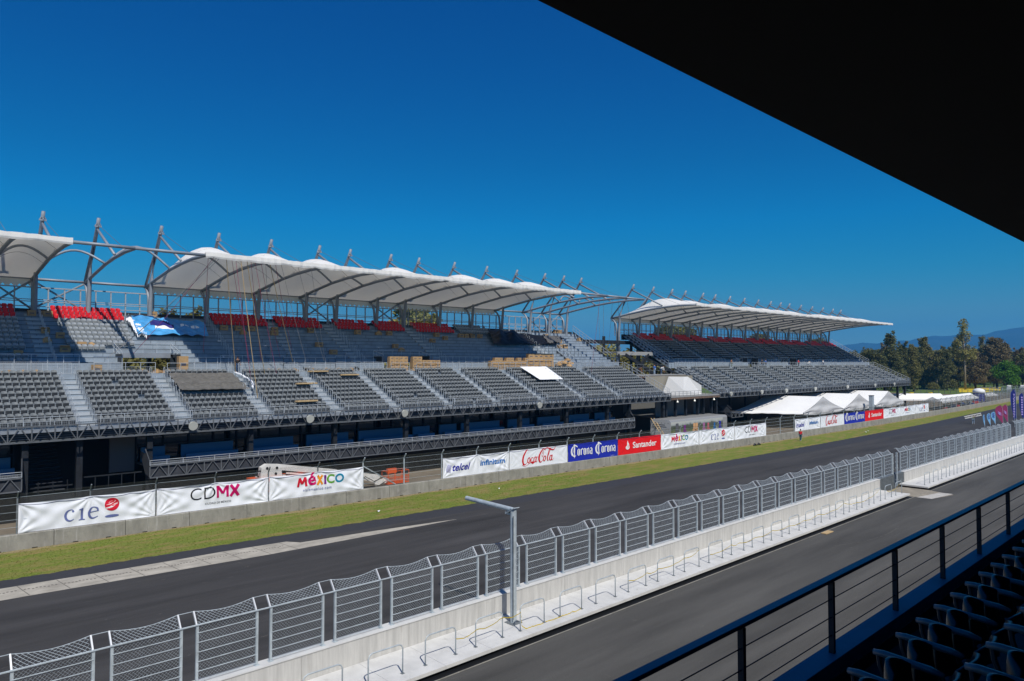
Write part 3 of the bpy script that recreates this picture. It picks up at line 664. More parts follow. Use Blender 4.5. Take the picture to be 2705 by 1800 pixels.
banner(50.7,59.5,'white_banner_cloth','white banner with large red script lettering, nearer of two such banners',coke_items(8.7),.3,seed=5)
banner(59.5,68.2,'royal_blue_cloth','nearer blue banner with one white blackletter word printed twice',corona_items(8.6),.3,seed=6)
banner(68.2,76.8,'bright_red_cloth','nearer red banner with white flame logo, right of the blue banner',sant_items(8.5),.3,seed=7)
banner(76.8,85.5,'white_banner_cloth','white multicoloured MÉXICO banner right of the nearer red banner',mexico_items(8.5,-.2,1.15),1.0,seed=8)
banner(85.5,94.6,'white_banner_cloth','white cie banner with red ball in the middle of the fence',cie_items(9.0),1.0,seed=9)
banner(94.6,103.8,'white_banner_cloth','white CDMX banner ending the middle banner row',cdmx_items(9.1,.2),.8,seed=10)
banner(113.2,122.8,'white_banner_cloth','farther white banner with two blue telephone company words, behind the man in red',telcel_items(9.5),.9,seed=11)
banner(122.8,132.7,'white_banner_cloth','farther white banner with red script lettering, in front of the tents',coke_items(9.8),.3,seed=12)
banner(132.7,142.4,'royal_blue_cloth','farther blue banner with a white blackletter word printed twice',corona_items(9.6),.3,seed=13)
banner(142.4,152.2,'bright_red_cloth','farther red banner with white flame logo near the square duct',sant_items(9.7),.3,seed=14)
banner(152.2,162.1,'white_banner_cloth','small white CDMX banner right of the farther red banner',cdmx_items(9.8,.2),.9,seed=15)
banner(162.1,171.5,'white_banner_cloth','small white MÉXICO banner second from the right end of the row',mexico_items(9.3,-.2,1.1),.9,seed=16)
banner(171.5,181.1,'white_banner_cloth','small white cie banner at the right end of the banner row',cie_items(9.5),.9,seed=17)
# ------------------------------------------------------------------ grandstand seats (template meshes, local origin on the row floor)
def seat_template(arm=True):
    b=MB(); b.cur=0
    # curved backrest, seen from the front: 5 columns, slight recline, rounded top
    ys=[-.225,-.15,0,.15,.225]; xs=[-.10,-.15,-.18,-.15,-.10]; zt=[.74,.80,.82,.80,.74]
    for i,(y,x,z) in enumerate(zip(ys,xs,zt)):
        for zz,dx in ((.46,0.03),(.66,0),(z,-.035)): b.v.append((x+dx,y,zz))
        b.v.append((x-.035-.05,y,z)); 
        b.v.append((x-.05,y,.44))
    for i in range(4):
        o=i*5
        for k in range(4): b.f.append((o+k,o+5+k,o+6+k,o+1+k)); b.m.append(0)
    # tipped-up seat pan
    b.cur=1; o=len(b.v)
    for y,x in ((-.20,.02),(-.1,.05),(.1,.05),(.20,.02)):
        b.v+= [(x-.06,y,.26),(x,y,.34),(x-.03,y,.58),(x-.10,y,.60)]
    for i in range(3):
        for k in range(3): q=o+i*4+k; b.f.append((q,q+4,q+5,q+1)); b.m.append(1)
    b.cur=2
    if arm:
        b.box((-.10,.235,.20),(-.04,.262,.60)); b.box((-.14,.232,.58),(.10,.266,.62))
    return b
ST=seat_template()
SP=.505
LOW=lambda i:(-65.5-.88*i, 7.20+.42*i)          # front x and floor z of lower row i
UPP=lambda k:(-75.6-.80*k, 12.05+.462*k)
def seat_rows(block,rows,F,sx):
    out=[]
    for r in rows:
        x,z=F(r); n=int((block[1]-block[0])/SP+.001); off=(block[1]-block[0]-n*SP)/2
        for q in range(n): out.append((x-sx,block[0]+off+(q+.5)*SP,z))
    return out
def place_seats(t,spots,mats,nm,lab,near):
    """the 100 that show largest become parts, the rest one stuff part"""
    spots=sorted(spots,key=near); first=None
    for p in spots[:100]:
        if first is None:
            b=MB(); b.inst(ST,p); first=b.build(nm,mats,t); p0=p
        else:
            c=bpy.data.objects.new(nm,first.data); COL.objects.link(c); c.parent=t; WL[c.name]=WL[t.name]; c.location=tuple(a-b_ for a,b_ in zip(p,p0))
    if first is not None and lab: first['label']=lab
    if len(spots)>100:
        b=MB()
        rj=random.Random(5)
        for p in spots[100:]:
            if rj.random()>.006: b.inst(ST,(p[0]+rj.uniform(-.015,.015),p[1]+rj.uniform(-.012,.012),p[2]+rj.uniform(-.012,.008)),rot=rj.uniform(-.03,.03))
        b.build(nm+'_rows',mats,t,kind='stuff')
def steps(t,F,n,Y0,Y1,depth,rise,aisles,holes=(),name='seating_tier'):
    b=MB()
    for i in range(n):
        x,z=F(i); segs=[(Y0,Y1)]
        for (ha,hb,r0,r1) in holes:
            if r0<=i<=r1:
                ns=[]
                for a,c in segs:
                    if hb<=a or ha>=c: ns.append((a,c)); continue
                    if a<ha: ns.append((a,ha))
                    if hb<c: ns.append((hb,c))
                segs=ns
        for a,c in segs:
            b.quad((x,a,z-rise),(x,c,z-rise),(x,c,z-.075),(x,a,z-.075)); b.quad((x-.03,a,z-.075),(x-.03,c,z-.075),(x-.03,c,z-.035),(x-.03,a,z-.035),mi=1); b.box((x-depth,a,z-.035),(x+.03,c,z))  # dark quad paints the shadow line under each step nosing
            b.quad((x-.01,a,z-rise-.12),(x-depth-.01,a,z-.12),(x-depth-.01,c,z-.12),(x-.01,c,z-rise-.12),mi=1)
            b.quad((x,a,z-rise),(x,a,z),(x-depth,a,z),(x-depth,a,z-.12),(x,a,z-rise-.12)); b.quad((x,c,z-rise-.12),(x-depth,c,z-.12),(x-depth,c,z),(x,c,z),(x,c,z-rise))
            k=a+2.5
            while k<c-1: b.box((x-.002,k,z-rise+.02),(x+.006,k+.03,z-.02),1); k+=2.5
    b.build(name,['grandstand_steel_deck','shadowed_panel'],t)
    m_=mat('aisle_step_metal',(.42,.45,.47),.6,.05,.08,2)
    for y in aisles:
        b=MB()
        for i in range(1,n): x,z=F(i); b.box((x-depth*.05,y-.58,z-rise),(x+depth*.45,y+.58,z-rise/2))
        b.build('aisle_steps',m_,t)
def hand_rails(t,F,n,aisles,side=1,z1=.95,step=1):
    for y in aisles:
        b=MB()
        for i in range(0,n,step):
            x,z=F(i); yy=y+.62*side; b.path([(x-.12,yy,z),(x-.12,yy,z+z1),(x-.20,yy,z+z1+.07),(x-.50,yy,z+z1+.07),(x-.58,yy,z+z1),(x-.58,yy,z+.02)],.024,5)
        b.build('aisle_rail','pale_grey_rail',t)
def guard(t,x,y0,y1,z0,h,sp=1.5,grid=True,name='guard_rail',r=.025,mats='pale_grey_rail'):
    b=MB(); n=max(1,int(round((y1-y0)/sp)))
    for k in range(n+1): y=lerp(y0,y1,k/n); b.bar((x,y,z0),(x,y,z0+h),.045,.045)
    b.path([(x,y0,z0+h),(x,y1,z0+h)],r,6); b.path([(x,y0,z0+.06),(x,y1,z0+.06)],r*.8,5)
    if grid:
        b.path([(x,y0,z0+h*.62),(x,y1,z0+h*.62)],r*.7,4)
        m=int((y1-y0)/.16)
        for k in range(m): y=lerp(y0,y1,(k+.5)/m); b.bar((x,y,z0+.06),(x,y,z0+h*.62),.008,.008)
        for q in (.2,.34,.48): b.bar((x,y0,z0+h*q),(x,y1,z0+h*q),.008,.008)
    else: b.path([(x,y0,z0+h*.5),(x,y1,z0+h*.5)],r*.8,5)
    return b.build(name,mats,t)
def truss(t,x,y0,y1,z0,z1,pitch,name='edge_truss',mats='dark_truss_steel',w=.10):
    b=MB(); n=max(1,int(round((y1-y0)/pitch)))
    b.bar((x,y0,z0),(x,y1,z0),w,w); b.bar((x,y0,z1),(x,y1,z1),w,w)
    for k in range(n):
        a,c=lerp(y0,y1,k/n),lerp(y0,y1,(k+1)/n); m=(a+c)/2
        b.bar((x,a,z0+w/2),(x,a,z1-w/2),w*.8,w*.8); b.bar((x,a+.06,z0+w/2),(x,m-.04,z1-w/2),w*.62,w*.62); b.bar((x,c-.06,z0+w/2),(x,m+.04,z1-w/2),w*.62,w*.62)
    b.bar((x,y1,z0+w/2),(x,y1,z1-w/2),w*.8,w*.8)
    return b.build(name,mats,t)
RIB=[(-87.15,21.2),(-85.2,21.5),(-82.8,21.85),(-80.5,22.15),(-78.45,22.42),(-75,22.70),(-71.5,22.84),(-68.2,22.80)]
def ribz(x): return float(np.interp(x,[p[0] for p in RIB],[p[1] for p in RIB]))
def roof_frame(t,ys,canopies):
    for i,y in enumerate(ys):
        MB().path([(x,y,z-.18) for x,z in RIB],.17,8).build('roof_rib','painted_grey_steel',t,smooth=True)
        b=MB(); b.path([(-85.2,y,12.3),(-85.2,y,18.2),(-84.84,y,21.73),(-83.83,y,23.99),(-82.0,y,26.38),(-81.45,y,27.3)],[.24,.24,.2,.19,.18,.17],8); mst=b.build('mast','painted_grey_steel',t,smooth=True)
        b=MB(); b.box((-81.72,y-.32,26.42),(-81.64,y+.32,26.56)); b.bar((-81.75,y,26.45),(-81.25,y,26.55),.06,.16); b.bar((-81.68,y-.30,26.5),(-81.6,y-.1,26.85),.04,.08); b.bar((-81.68,y+.30,26.5),(-81.6,y+.1,26.85),.04,.08); b.build('mast_bracket','painted_grey_steel',mst)
        MB().path([(-86.95,y,21.3),(-82.3,y,26.0)],.15,8).build('back_brace','painted_grey_steel',t,smooth=True)
        MB().path([(-82.1,y,26.3),(-75.1,y,22.85)],.135,8).build('front_strut','painted_grey_steel',t,smooth=True)
        MB().path([(-81.1,y,26.45),(-71.5,y,22.95)],.022,4).build('stay_cable','weathered_steel',t)
        MB().path([(-87.1,y,21.1),(-86.4,y,20.6),(-85.9,y,19.9),(-85.7,y,18.4),(-85.7,y,8)],.16,7).build('rear_column','painted_grey_steel',t,smooth=True)
    for a,c in zip(ys,ys[1:]):
        if c-a<3: continue
        MB().path([(-87.15,a,21.15),(-87.15,c,21.15)],.15,8).build('rear_beam','painted_grey_steel',t,smooth=True)
        MB().path([(-68.2,a,22.62),(-68.2,c,22.62)],.15,8).build('front_beam','painted_grey_steel',t,smooth=True)
        # arch between neighbouring ribs
        h=(2.15 if a<100 else 1.9) if c-a>5.2 else 1.2
        pts=[(-78.3-.9*math.sin(math.pi*q/10),lerp(a,c,q/10),ribz(-78.3)+h*math.sin(math.pi*q/10)-.18) for q in range(11)]
        MB().path(pts,.12,7).build('roof_arch','painted_grey_steel',t,smooth=True)
        if c-a<5.2:
            b=MB(); b.path([(-86.9,a,18.0),(-87.0,c,21.0)],.10,6); b.path([(-86.9,c,18.0),(-87.0,a,21.0)],.10,6); b.build('cross_brace','painted_grey_steel',t)
    for y0,y1,rag in canopies:
        yy=[y for y in ys if y0-.1<=y<=y1+.1]; b=MB(); nu,nv=10,16
        vb=MB()
        for a,c in zip(yy,yy[1:]):
            if c-a<3: h=.3
            else: h=(2.2 if y0<100 else 1.95) if c-a>5.2 else 1.3
            o=len(b.v)
            for i in range(nu+1):
                u=i/nu; y=lerp(a,c,u)
                for j in range(nv+1):
                    v=j/nv; x=lerp(-87.1,-68.1,v); prof=math.sin(math.pi*v)**2.2; b.v.append((x,y,ribz(x)+.02+h*prof*(4*u*(1-u))**1.15))
            for i in range(nu):
                for j in range(nv): q=o+i*(nv+1)+j; b.f.append((q,q+1,q+nv+2,q+nv+1)); b.m.append(0)
            # thin seam wires on the underside
            for f in (.33,.66):
                x=lerp(-87.1,-68.1,f); vb.path([(x,lerp(a,c,u),ribz(x)-.01+h*math.sin(math.pi*f)**2.2*(4*u*(1-u))**1.15) for u in [k/10 for k in range(11)]],.02,3,cap=False)
        o_=b.build('roof_membrane','white_membrane',t,smooth=True); vb.build('seam',mat('membrane_seam',(.25,.24,.21),.8),o_)
        # crumpled loose edge over the front beam and scalloped rear edge
        b=MB(); n=int((y1-y0)/.35); prev=None
        for k in range(n+1):
            y=lerp(y0,y1,k/n); d=.10+.10*abs(math.sin(y*.9))+random.random()*.10*rag; x=-68.02+random.uniform(-.03,.10)*rag
            q=[(x-.18,y,22.84),(x+.02,y,22.9+.05*random.random()),(x+.05,y,22.62-d*.4),(x,y,22.58-d)]
            if prev:
                for m_ in range(3): b.quad(prev[m_],q[m_],q[m_+1],prev[m_+1])
            prev=q
        b.build('membrane_edge','white_membrane',t)
        b=MB(); n=int((y1-y0)/.7)
        for k in range(n):
            a,c=lerp(y0,y1,k/n),lerp(y0,y1,(k+1)/n); m=(a+c)/2; b.add([(-87.0,a,21.1),(-87.0,c,21.1),(-87.0,c,20.42),(-87.0,c-.12,20.30),(-87.0,m,20.58),(-87.0,a+.12,20.30),(-87.0,a,20.42)],[(0,1,2,3,4,5,6)])
        b.build('rear_scallop','white_membrane',t)
    # wind screen behind the top row
    y0,y1=ys[0],ys[-1]; b=MB(); n=int((y1-y0)/1.45)
    for k in range(n+1): y=lerp(y0,y1,k/n); b.bar((-86.2,y,17.6),(-86.2,y,20.25),.12,.13)
    for z in (20.2,18.95,18.25,18.75): b.bar((-86.13,y0,z),(-86.13,y1,z),.10,.12 if z>20 else .08)
    sc=b.build('wind_screen',mat('pale_screen_frame',(.36,.39,.42),.5,.15,.1,2),t)
    b=MB()
    for k in range(n): a,c=lerp(y0,y1,k/n),lerp(y0,y1,(k+1)/n); b.quad((-86.25,a+.04,19.0),(-86.25,c-.04,19.0),(-86.25,c-.04,20.15),(-86.25,a+.04,20.15))
    b.build('glass_pane','screen_glass',sc)
def lower_structure(t,Y0,Y1,aisles,lamps,balcony,cols):
    n=10
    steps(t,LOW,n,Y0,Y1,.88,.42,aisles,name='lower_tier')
    guard(t,-65.2,Y0,Y1,7.25,.95,1.75,name='front_guard_rail')
    b=MB(); b.box((-65.48,Y0,7.0),(-65.1,Y1,7.22)); b.build('front_kicker','painted_grey_steel',t)
    truss(t,-65.02,Y0,Y1,6.30,7.50-.42+.42,1.52)
    b=MB(); k=Y0
    b.quad((-65.42,Y0,6.95),(-65.42,Y1,6.95),(-65.62,Y1,6.25),(-65.62,Y0,6.25)); 
    for q in range(4): z=6.85-q*.17; b.box((-65.44-q*.05,Y0,z-.02),(-65.38-q*.05,Y1,z+.02),1)
    b.build('fascia_panel',['shadowed_panel','weathered_steel'],t)
    # soffit and suites
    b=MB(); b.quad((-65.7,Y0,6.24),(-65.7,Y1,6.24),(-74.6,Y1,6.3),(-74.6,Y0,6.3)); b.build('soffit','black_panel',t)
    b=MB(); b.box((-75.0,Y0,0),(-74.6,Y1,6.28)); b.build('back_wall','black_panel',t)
    for y in cols: MB().box((-66.6,y-.22,0),(-66.1,y+.22,6.24)).build('column','dark_painted_steel',t)
    for yl in lamps:
        p=Vector((-64.75,yl,6.95)); b=MB(); b.path([p,p+Vector((.18,0,-.02)),p+Vector((.42,0,-.08))],[.14,.34,.40],14,cap=True); l=b.build('floodlight','floodlight_glass',t,smooth=False)
        b=MB(); b.bar((-65.0,yl,6.4),(-64.75,yl,6.4),.08,.08); b.bar((-64.75,yl-.2,6.4),(-64.75,yl-.2,7.0),.05,.05); b.bar((-64.75,yl+.2,6.4),(-64.75,yl+.2,7.0),.05,.05); b.box((-64.98,yl-.18,6.8),(-64.76,yl+.18,7.1)); b.build('lamp_bracket','weathered_steel',l)
    # cross aisle, its rails, fascia of the upper tier
    b=MB(); b.quad((-74.3,Y0,11.40),(-74.3,Y1,11.40),(-75.55,Y1,11.40),(-75.55,Y0,11.40)); b.quad((-74.3,Y0,10.98),(-74.3,Y1,10.98),(-74.3,Y1,11.40),(-74.3,Y0,11.40)); b.build('cross_aisle','grandstand_steel_deck',t)
def back_guards(t,F0,rails,holes):
    for (a,c,z0,h,x) in rails: guard(t,x,a,c,z0,h,1.2,grid=True,name='cross_aisle_rail')
def main_upper(t,Y0,Y1,holes,aisles):
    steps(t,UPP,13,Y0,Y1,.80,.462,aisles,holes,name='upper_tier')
    b=MB(); segs=[(Y0,Y1)]
    for ha,hb,_,_ in holes:
        ns=[]
        for a,c in segs:
            if ha>=c or hb<=a: ns.append((a,c)); continue
            ns+=[(a,ha),(hb,c)]
        segs=ns
    for a,c in segs:
        b.box((-75.62,a,11.40),(-75.50,c,12.40))
        k=a+2.4
        while k<c-.3: b.box((-75.50,k,11.42),(-75.46,k+.07,12.38),1); k+=2.4
    b.build('upper_fascia',['grandstand_steel_deck','painted_grey_steel'],t)
    b=MB(); b.box((-86.6,Y0,16.9),(-86.3,Y1,18.0)); b.build('rear_parapet','shadowed_panel',t)
    for ha,hb,r0,r1 in holes:
        x,z=UPP(r1+1); b=MB(); b.box((x-.02,ha,z-.5-.462),(x+.10,hb,z-.462+.02)); b.box((x-.02,ha-.08,11.4),(-75.6,ha,13.3),1); b.box((x-.02,hb,11.4),(-75.6,hb+.08,13.3),1); b.build('portal_frame',['painted_grey_steel','shadowed_panel'],t)
        b=MB()
        for yy in (ha-.05,hb+.05):
            b.path([(x,yy,z+.55),(x,yy,z-.4)],.03,5); b.path([(x,yy,z+.55),(-75.6,yy,13.45)],.035,5); b.path([(x,yy,z+.15),(-75.6,yy,13.0)],.025,5)
            for q in range(4): f=q/3; b.bar((lerp(x,-75.6,f),yy,lerp(z+.55,13.45,f)),(lerp(x,-75.6,f),yy,lerp(z-.3,12.3,f)),.04,.04)
        b.path([(x,ha,z+.55),(x,hb,z+.55)],.03,5); b.path([(x,ha,z+.2),(x,hb,z+.2)],.02,4); b.path([(x,ha,z-.1),(x,hb,z-.1)],.02,4)
        m=int((hb-ha)/1.3)
        for k in range(m+1): yy=lerp(ha,hb,k/m); b.bar((x,yy,z-.45),(x,yy,z+.55),.04,.04)
        b.build('portal_rail','pale_grey_rail',t)
def end_stair(t,y,F,n,rise,depth,side,lab='end_rail'):
    b=MB(); x0,z0=F(0); x1,z1=F(n-1); x1-=depth
    for o in (1.12,.62,.12): b.path([(x0,y,z0+o),(x1,y,z1+rise+o)],.035 if o>1 else .024,5)
    m=n
    for k in range(m+1): f=k/m; b.bar((lerp(x0,x1,f),y,lerp(z0,z1+rise,f)-.3),(lerp(x0,x1,f),y,lerp(z0,z1+rise,f)+1.12),.045,.045)
    b.build(lab,'pale_grey_rail',t)
    b=MB(); b.add([(x0,y-.04*side,z0-.45),(x1,y-.04*side,z1+rise-.45),(x1,y-.04*side,z1+rise+.02),(x0,y-.04*side,z0+.02)],[(0,1,2,3)]); b.build('end_stringer','shadowed_panel',t)
# ---- main grandstand (nearest, fills the left and middle)
A=thing('grandstand','long two tier grandstand under construction, nearest, with bare roof frames beside its canopies','grandstand',(-75,45,0))
AY0,AY1=-10,95.3
AIS=[-1.3,6.2,13.75,21.3,28.9,36.6,43.8,51.2,58.8,66.9,75.2,83.5]
UAIS=[12.6,37.5,45.2,58.1,81.0]
HOL=[(18.7,24.0,0,3),(48.3,55.4,0,2),(82.5,86,0,0)]
lower_structure(A,AY0,AY1,AIS,[21.6,32.7,43.9,64.9],True,[9.6,13.3,18.6,27.5,36.4,45.3,54.2,63.1,72,80.9,86.2,95])
main_upper(A,AY0,AY1,HOL[:2],UAIS)
hand_rails(A,LOW,10,AIS[1:],1); hand_rails(A,LOW,10,AIS[1:],-1)
hand_rails(A,UPP,13,[12.6,29.2,45.2,58.1],1)
hand_rails(A,UPP,13,[81.0],-1)
RA=[-9,-3,3,9.0,12.9,17.7,23.75,29.92,36.15,42.51,46.91,53.21,57.89,64.3,70.66,77.04,83.49,88.13,92.62]
roof_frame(A,RA,[(-9,12.9,.3),(23.75,77.04,1.0)])
end_stair(A,95.25,LOW,10,.42,.88,1); end_stair(A,95.25,UPP,13,.462,.8,1); end_stair(A,84.2,UPP,5,.462,.8,1,'aisle_end_rail')
for a,c,z0,h,x in [(-8,8.5,11.4,1.75,-75.45),(7.5,15.0,11.4,1.8,-75.45),(16.2,18.6,11.4,1.6,-75.45),(24.2,30,11.4,1.6,-75.45),(28,35,11.4,1.8,-75.45),(35,41.5,11.4,1.6,-75.45),(41.5,48.0,11.4,1.85,-75.45),(56.9,66,11.4,1.85,-75.45),(82.8,95,11.4,1.85,-75.45),
                 (8.6,14.2,11.4,1.0,-74.4),(16.0,21.3,11.4,1.05,-74.4),(22.4,27.5,11.4,1.0,-74.4),(29.5,36.2,11.4,1.0,-74.4),(37.0,43.4,11.4,1.0,-74.4),(44.2,48.0,11.4,1.0,-74.4),(48.6,51.4,11.4,1.0,-74.4),(52.5,57,11.4,1.0,-74.4),(57.3,65.2,11.4,1.0,-74.4),(65.5,72.2,11.4,1.05,-74.4),(72.4,77.6,11.4,1.5,-74.4),(78.7,83,11.4,1.1,-74.4),(84,95,11.4,1.05,-74.4)]:
    guard(A,x,a,c,z0,h,1.2,grid=(x<-75 or int(a*3)%2==0),name='cross_aisle_rail')
def low_blocks(AIS,Y0,Y1):
    e=[Y0]+AIS+[Y1]; return [(a+.62,c-.62) for a,c in zip(e,e[1:]) if c-a>2]
spots=[]
for bl in low_blocks(AIS,AY0,AY1): spots+=seat_rows(bl,range(10),LOW,.52)
cov=lambda p:(22.0<p[1]<28.2 and LOW(4)[0]-.7>p[0]>LOW(8)[0]-.2)
spots=[p for p in spots if not (22.2<p[1]<28.4 and 10.2-.9<p[2]<11.0-.3)]
place_seats(A,spots,['dark_grey_seat_plastic','shaded_seat_plastic','pale_grey_rail'],'seat','',lambda p:math.hypot(p[0],p[1]-9.5 if p[1]>8.5 else 99))
red=[]; grey=[]
for bl in [(-8,11.2),(14.3,20.9),(30.3,37.0),(38.0,44.5),(46.2,51.7),(52.5,57.5),(59.0,66.5)]: red+=seat_rows(bl,[10,11,12],UPP,.45)
for bl,rr in [((-8,11.3),range(3,10)),((-8,11.3),[0,1]),((14.4,20.9),range(4,10)),((67,74),[10,11,12]),((14.6,18),[3])]: grey+=seat_rows(bl,rr,UPP,.45)
place_seats(A,red,['red_seat_plastic','red_seat_plastic','pale_grey_rail'],'red_seat','red seat of the top rows',lambda p:abs(p[1]-17) if p[1]>9 else 99)
place_seats(A,grey,[mat('sunlit_seat_back',(.30,.33,.36),.5),'dark_grey_seat_plastic','pale_grey_rail'],'upper_seat','grey seat of the upper tier',lambda p:abs(p[1]-17) if p[1]>9 else 99)  # seat backs coloured lighter to stand for sunlight on them
# seat brackets waiting in the sunny far end of the upper tier
b=MB()
for r in range(3,12):
    x,z=UPP(r)
    for k in range(14): y=77+k*.9+random.uniform(-.1,.1); b.bar((x-.12,y,z),(x-.12,y,z+random.choice([.35,.5])),.05,.07)
b.build('seat_brackets','weathered_steel',A,kind='stuff')
# suites level: balcony with blue benches
def balcony(t,Y0,Y1,segs):
    truss(t,-65.0,Y0,Y1,2.62,3.62,1.5,'balcony_truss','dark_truss_steel',.10)
    b=MB(); b.box((-66.0,Y0,2.5),(-65.1,Y1,2.62)); b.quad((-65.12,Y0,2.6),(-65.12,Y1,2.6),(-65.12,Y1,3.6),(-65.12,Y0,3.6)); b.box((-70,Y0,3.45),(-65.06,Y1,3.58)); b.build('balcony_slab','shadowed_panel',t)
    guard(t,-65.0,Y0,Y1,3.66,.42,1.35,name='balcony_rail')
    for yy,s in ((Y0,1),(Y1,-1)):
        b=MB(); b.quad((-65.0,yy,2.6),(-65.9,yy-.12*s,2.9),(-67.2,yy-.25*s,4.8),(-65.7,yy-.1*s,4.6),(-65.0,yy,3.65)); b.path([(-65.0,yy,4.0),(-65.9,yy-.12*s,5.0)],.05,6); b.build('balcony_end_panel','shadowed_panel',t)
    for a,c in segs:
        b=MB(); b.box((-68.3,a+.2,3.58),(-67.95,c+.2,4.05)); b.box((-68.9,a,3.58),(-68.7,c,4.85)); b.build('bench','blue_bench_panel',t)
    b=MB(); n=int((Y1-Y0)/2.2)
    for k in range(n+1): y=lerp(Y0,Y1,k/n); b.box((-69.12,y-.05,3.6),(-69.0,y+.05,6.22))
    b.box((-69.1,Y0,5.0),(-69.02,Y1,5.06)); fr=b.build('suite_window_frame','dark_painted_steel',t)
    b=MB(); b.quad((-69.2,Y0,3.6),(-69.2,Y1,3.6),(-69.2,Y1,6.22),(-69.2,Y0,6.22)); b.build('suite_glass','suite_glass',fr)
balcony(A,18.3,85.8,[(18.6,20.6),(22.0,26.8),(28.3,33.0),(34.5,39.4),(40.7,47.2),(48.0,50.4),(51.9,54.5),(55.3,61.7),(63.2,67.2),(68.8,73.3),(75.2,79.6),(81.0,84.6)])
balcony(A,-10,9.25,[(-9,-3),(-2,3.5),(5,9.0)])
# stairwell bay between the two balconies
b=MB()
for k in range(16): b.box((-68.0-k*.36,10.2,2.0+k*.27),(-67.6-k*.36,12.6,2.06+k*.27))
b.build('stair_flight','shadowed_panel',A)
b=MB(); b.box((-67.0,9.4,1.2),(-66.7,18.2,1.9)); b.box((-67.0,9.4,2.4),(-66.9,13.0,2.5)); b.box((-67.0,13.8,2.9),(-66.9,18.2,3.0))
for k in range(9): y=9.6+k*1.0; b.box((-66.98,y,1.9),(-66.92,y+.06,2.9))
b.build('landing_parapet','dark_painted_steel',A)
b=MB(); b.box((-69.4,16.2,2.8),(-69.2,18.2,6.2)); b.build('stairwell_wall',mat('dim_plaster',(.16,.16,.16),.9),A)
# ---- second grandstand
Bt=thing('grandstand','farther two tier grandstand with a complete canopy, behind the white tents','grandstand',(-75,158,0))
BY0,BY1=110.1,207.1
BAIS=[114.5,122.3,130,138,145.5,153,160.5,168.3,176.3,185.3,193,200.5]
lower_structure(Bt,BY0,BY1,BAIS,[113,124.1,134,147.1,163.8,180.3,193.2],False,[111,192,201,206.5])
BH=[(139.5,144,0,1),(158,162.5,0,1)]
main_upper(Bt,BY0,BY1,BH,[125.0,139.1,156.5,172,188,198])
hand_rails(Bt,LOW,10,BAIS,1); hand_rails(Bt,UPP,13,[125.0,139.1,156.5,172,188,198],1)
hand_rails(Bt,UPP,13,[111.2],1)
roof_frame(Bt,[107.6,114.0,120.4,125.2,131.9,136.8,143.0,149.4,155.9,162.1,167.2,171.9,178.4,185.0,191.6,198.1,203.4],[(107.6,203.4,.6)])
for yy in (BY0+.05,BY1-.05): end_stair(Bt,yy,LOW,10,.42,.88,1)
end_stair(Bt,BY0+.05,UPP,13,.462,.8,1); end_stair(Bt,BY1-.05,UPP,13,.462,.8,1); end_stair(Bt,BY0+1.6,UPP,13,.462,.8,1,'aisle_end_rail')
for a,c,h,x in [(112,119,1.8,-75.45),(119,130,1.8,-75.45),(133,137,1.8,-75.45),(144,151,1.8,-75.45),(152,157,1.8,-75.45),(163,171,1.8,-75.45),(173,185,1.8,-75.45),(188,206,1.8,-75.45),(110.5,122,1.05,-74.4),(123,138,1.05,-74.4),(139,152,1.05,-74.4),(153,168,1.05,-74.4),(169,185,1.05,-74.4),(186,207,1.05,-74.4)]: guard(Bt,x,a,c,11.4,h,1.2,name='cross_aisle_rail')
spots=[]
for bl in low_blocks(BAIS,BY0,BY1): spots+=seat_rows(bl,range(10),LOW,.52)
place_seats(Bt,spots,['dark_grey_seat_plastic','shaded_seat_plastic','pale_grey_rail'],'seat','',lambda p:math.hypot(p[0],p[1]))
red=[];grey=[]
for bl in [(112.6,117.4),(117.9,124.2),(126.0,131.8),(132.4,138.4),(139.8,146.8),(147.3,155.8),(157.3,163.2),(163.8,171.2),(173,180.6),(181.2,187.2),(189.5,197),(198.6,206)]:
    red+=seat_rows(bl,[10,11,12],UPP,.45); grey+=seat_rows(bl,range(2,10),UPP,.45)
place_seats(Bt,red,['red_seat_plastic','red_seat_plastic','pale_grey_rail'],'red_seat','red seat of the top rows',lambda p:p[1])
place_seats(Bt,grey,['dark_grey_seat_plastic','shaded_seat_plastic','pale_grey_rail'],'upper_seat','grey seat of the upper tier',lambda p:p[1])
b=MB(); b.box((-69,113.8,3.4),(-65.1,118,3.55)); b.build('balcony_slab','shadowed_panel',Bt)
truss(Bt,-65.0,114,118,2.6,3.5,1.5,'balcony_truss')
for y in range(120,190,6): MB().box((-72.3,y-.2,0),(-71.9,y+.2,6.2)).build('column','dark_painted_steel',Bt)

b=MB(); b.quad((-65.0,114,2.6),(-65.9,113.8,2.9),(-67.2,113.7,4.8),(-65.7,113.9,4.6),(-65.0,114,3.65)); b.path([(-65.0,114,4.1),(-66.0,113.8,5.0)],.05,6); b.build('balcony_end_panel','shadowed_panel',Bt)
# ---- link between the stands: bare steel, rooms below
Lk=thing('link_structure','unfinished steel framed link with open decks between the two grandstands','steel frame',(-72,102.7,0))
b=MB(); b.box((-69.5,95.4,6.75),(-65.0,110.0,6.95)); b.box((-74.8,95.4,10.15),(-71.8,110.0,10.32)); b.build('concrete_deck','cast_concrete_slab',Lk)
b=MB(); b.bar((-65.0,95.4,6.55),(-65.0,110,6.55),.2,.3); b.bar((-71.8,95.4,9.95),(-71.8,110,9.95),.2,.3); b.bar((-71.8,95.4,9.4),(-71.8,110,9.4),.12,.16)
for k in range(12): y=96+k*1.2; b.bar((-71.8,y,9.4),(-71.8,y,9.95),.08,.08)
b.build('edge_beam',mat('rusty_edge_steel',(.16,.11,.08),.8,.2,.3,2),Lk)
guard(Lk,-65.0,95.4,110,6.96,.75,1.1,grid=False,name='temporary_rail',mats='weathered_steel')
b=MB()
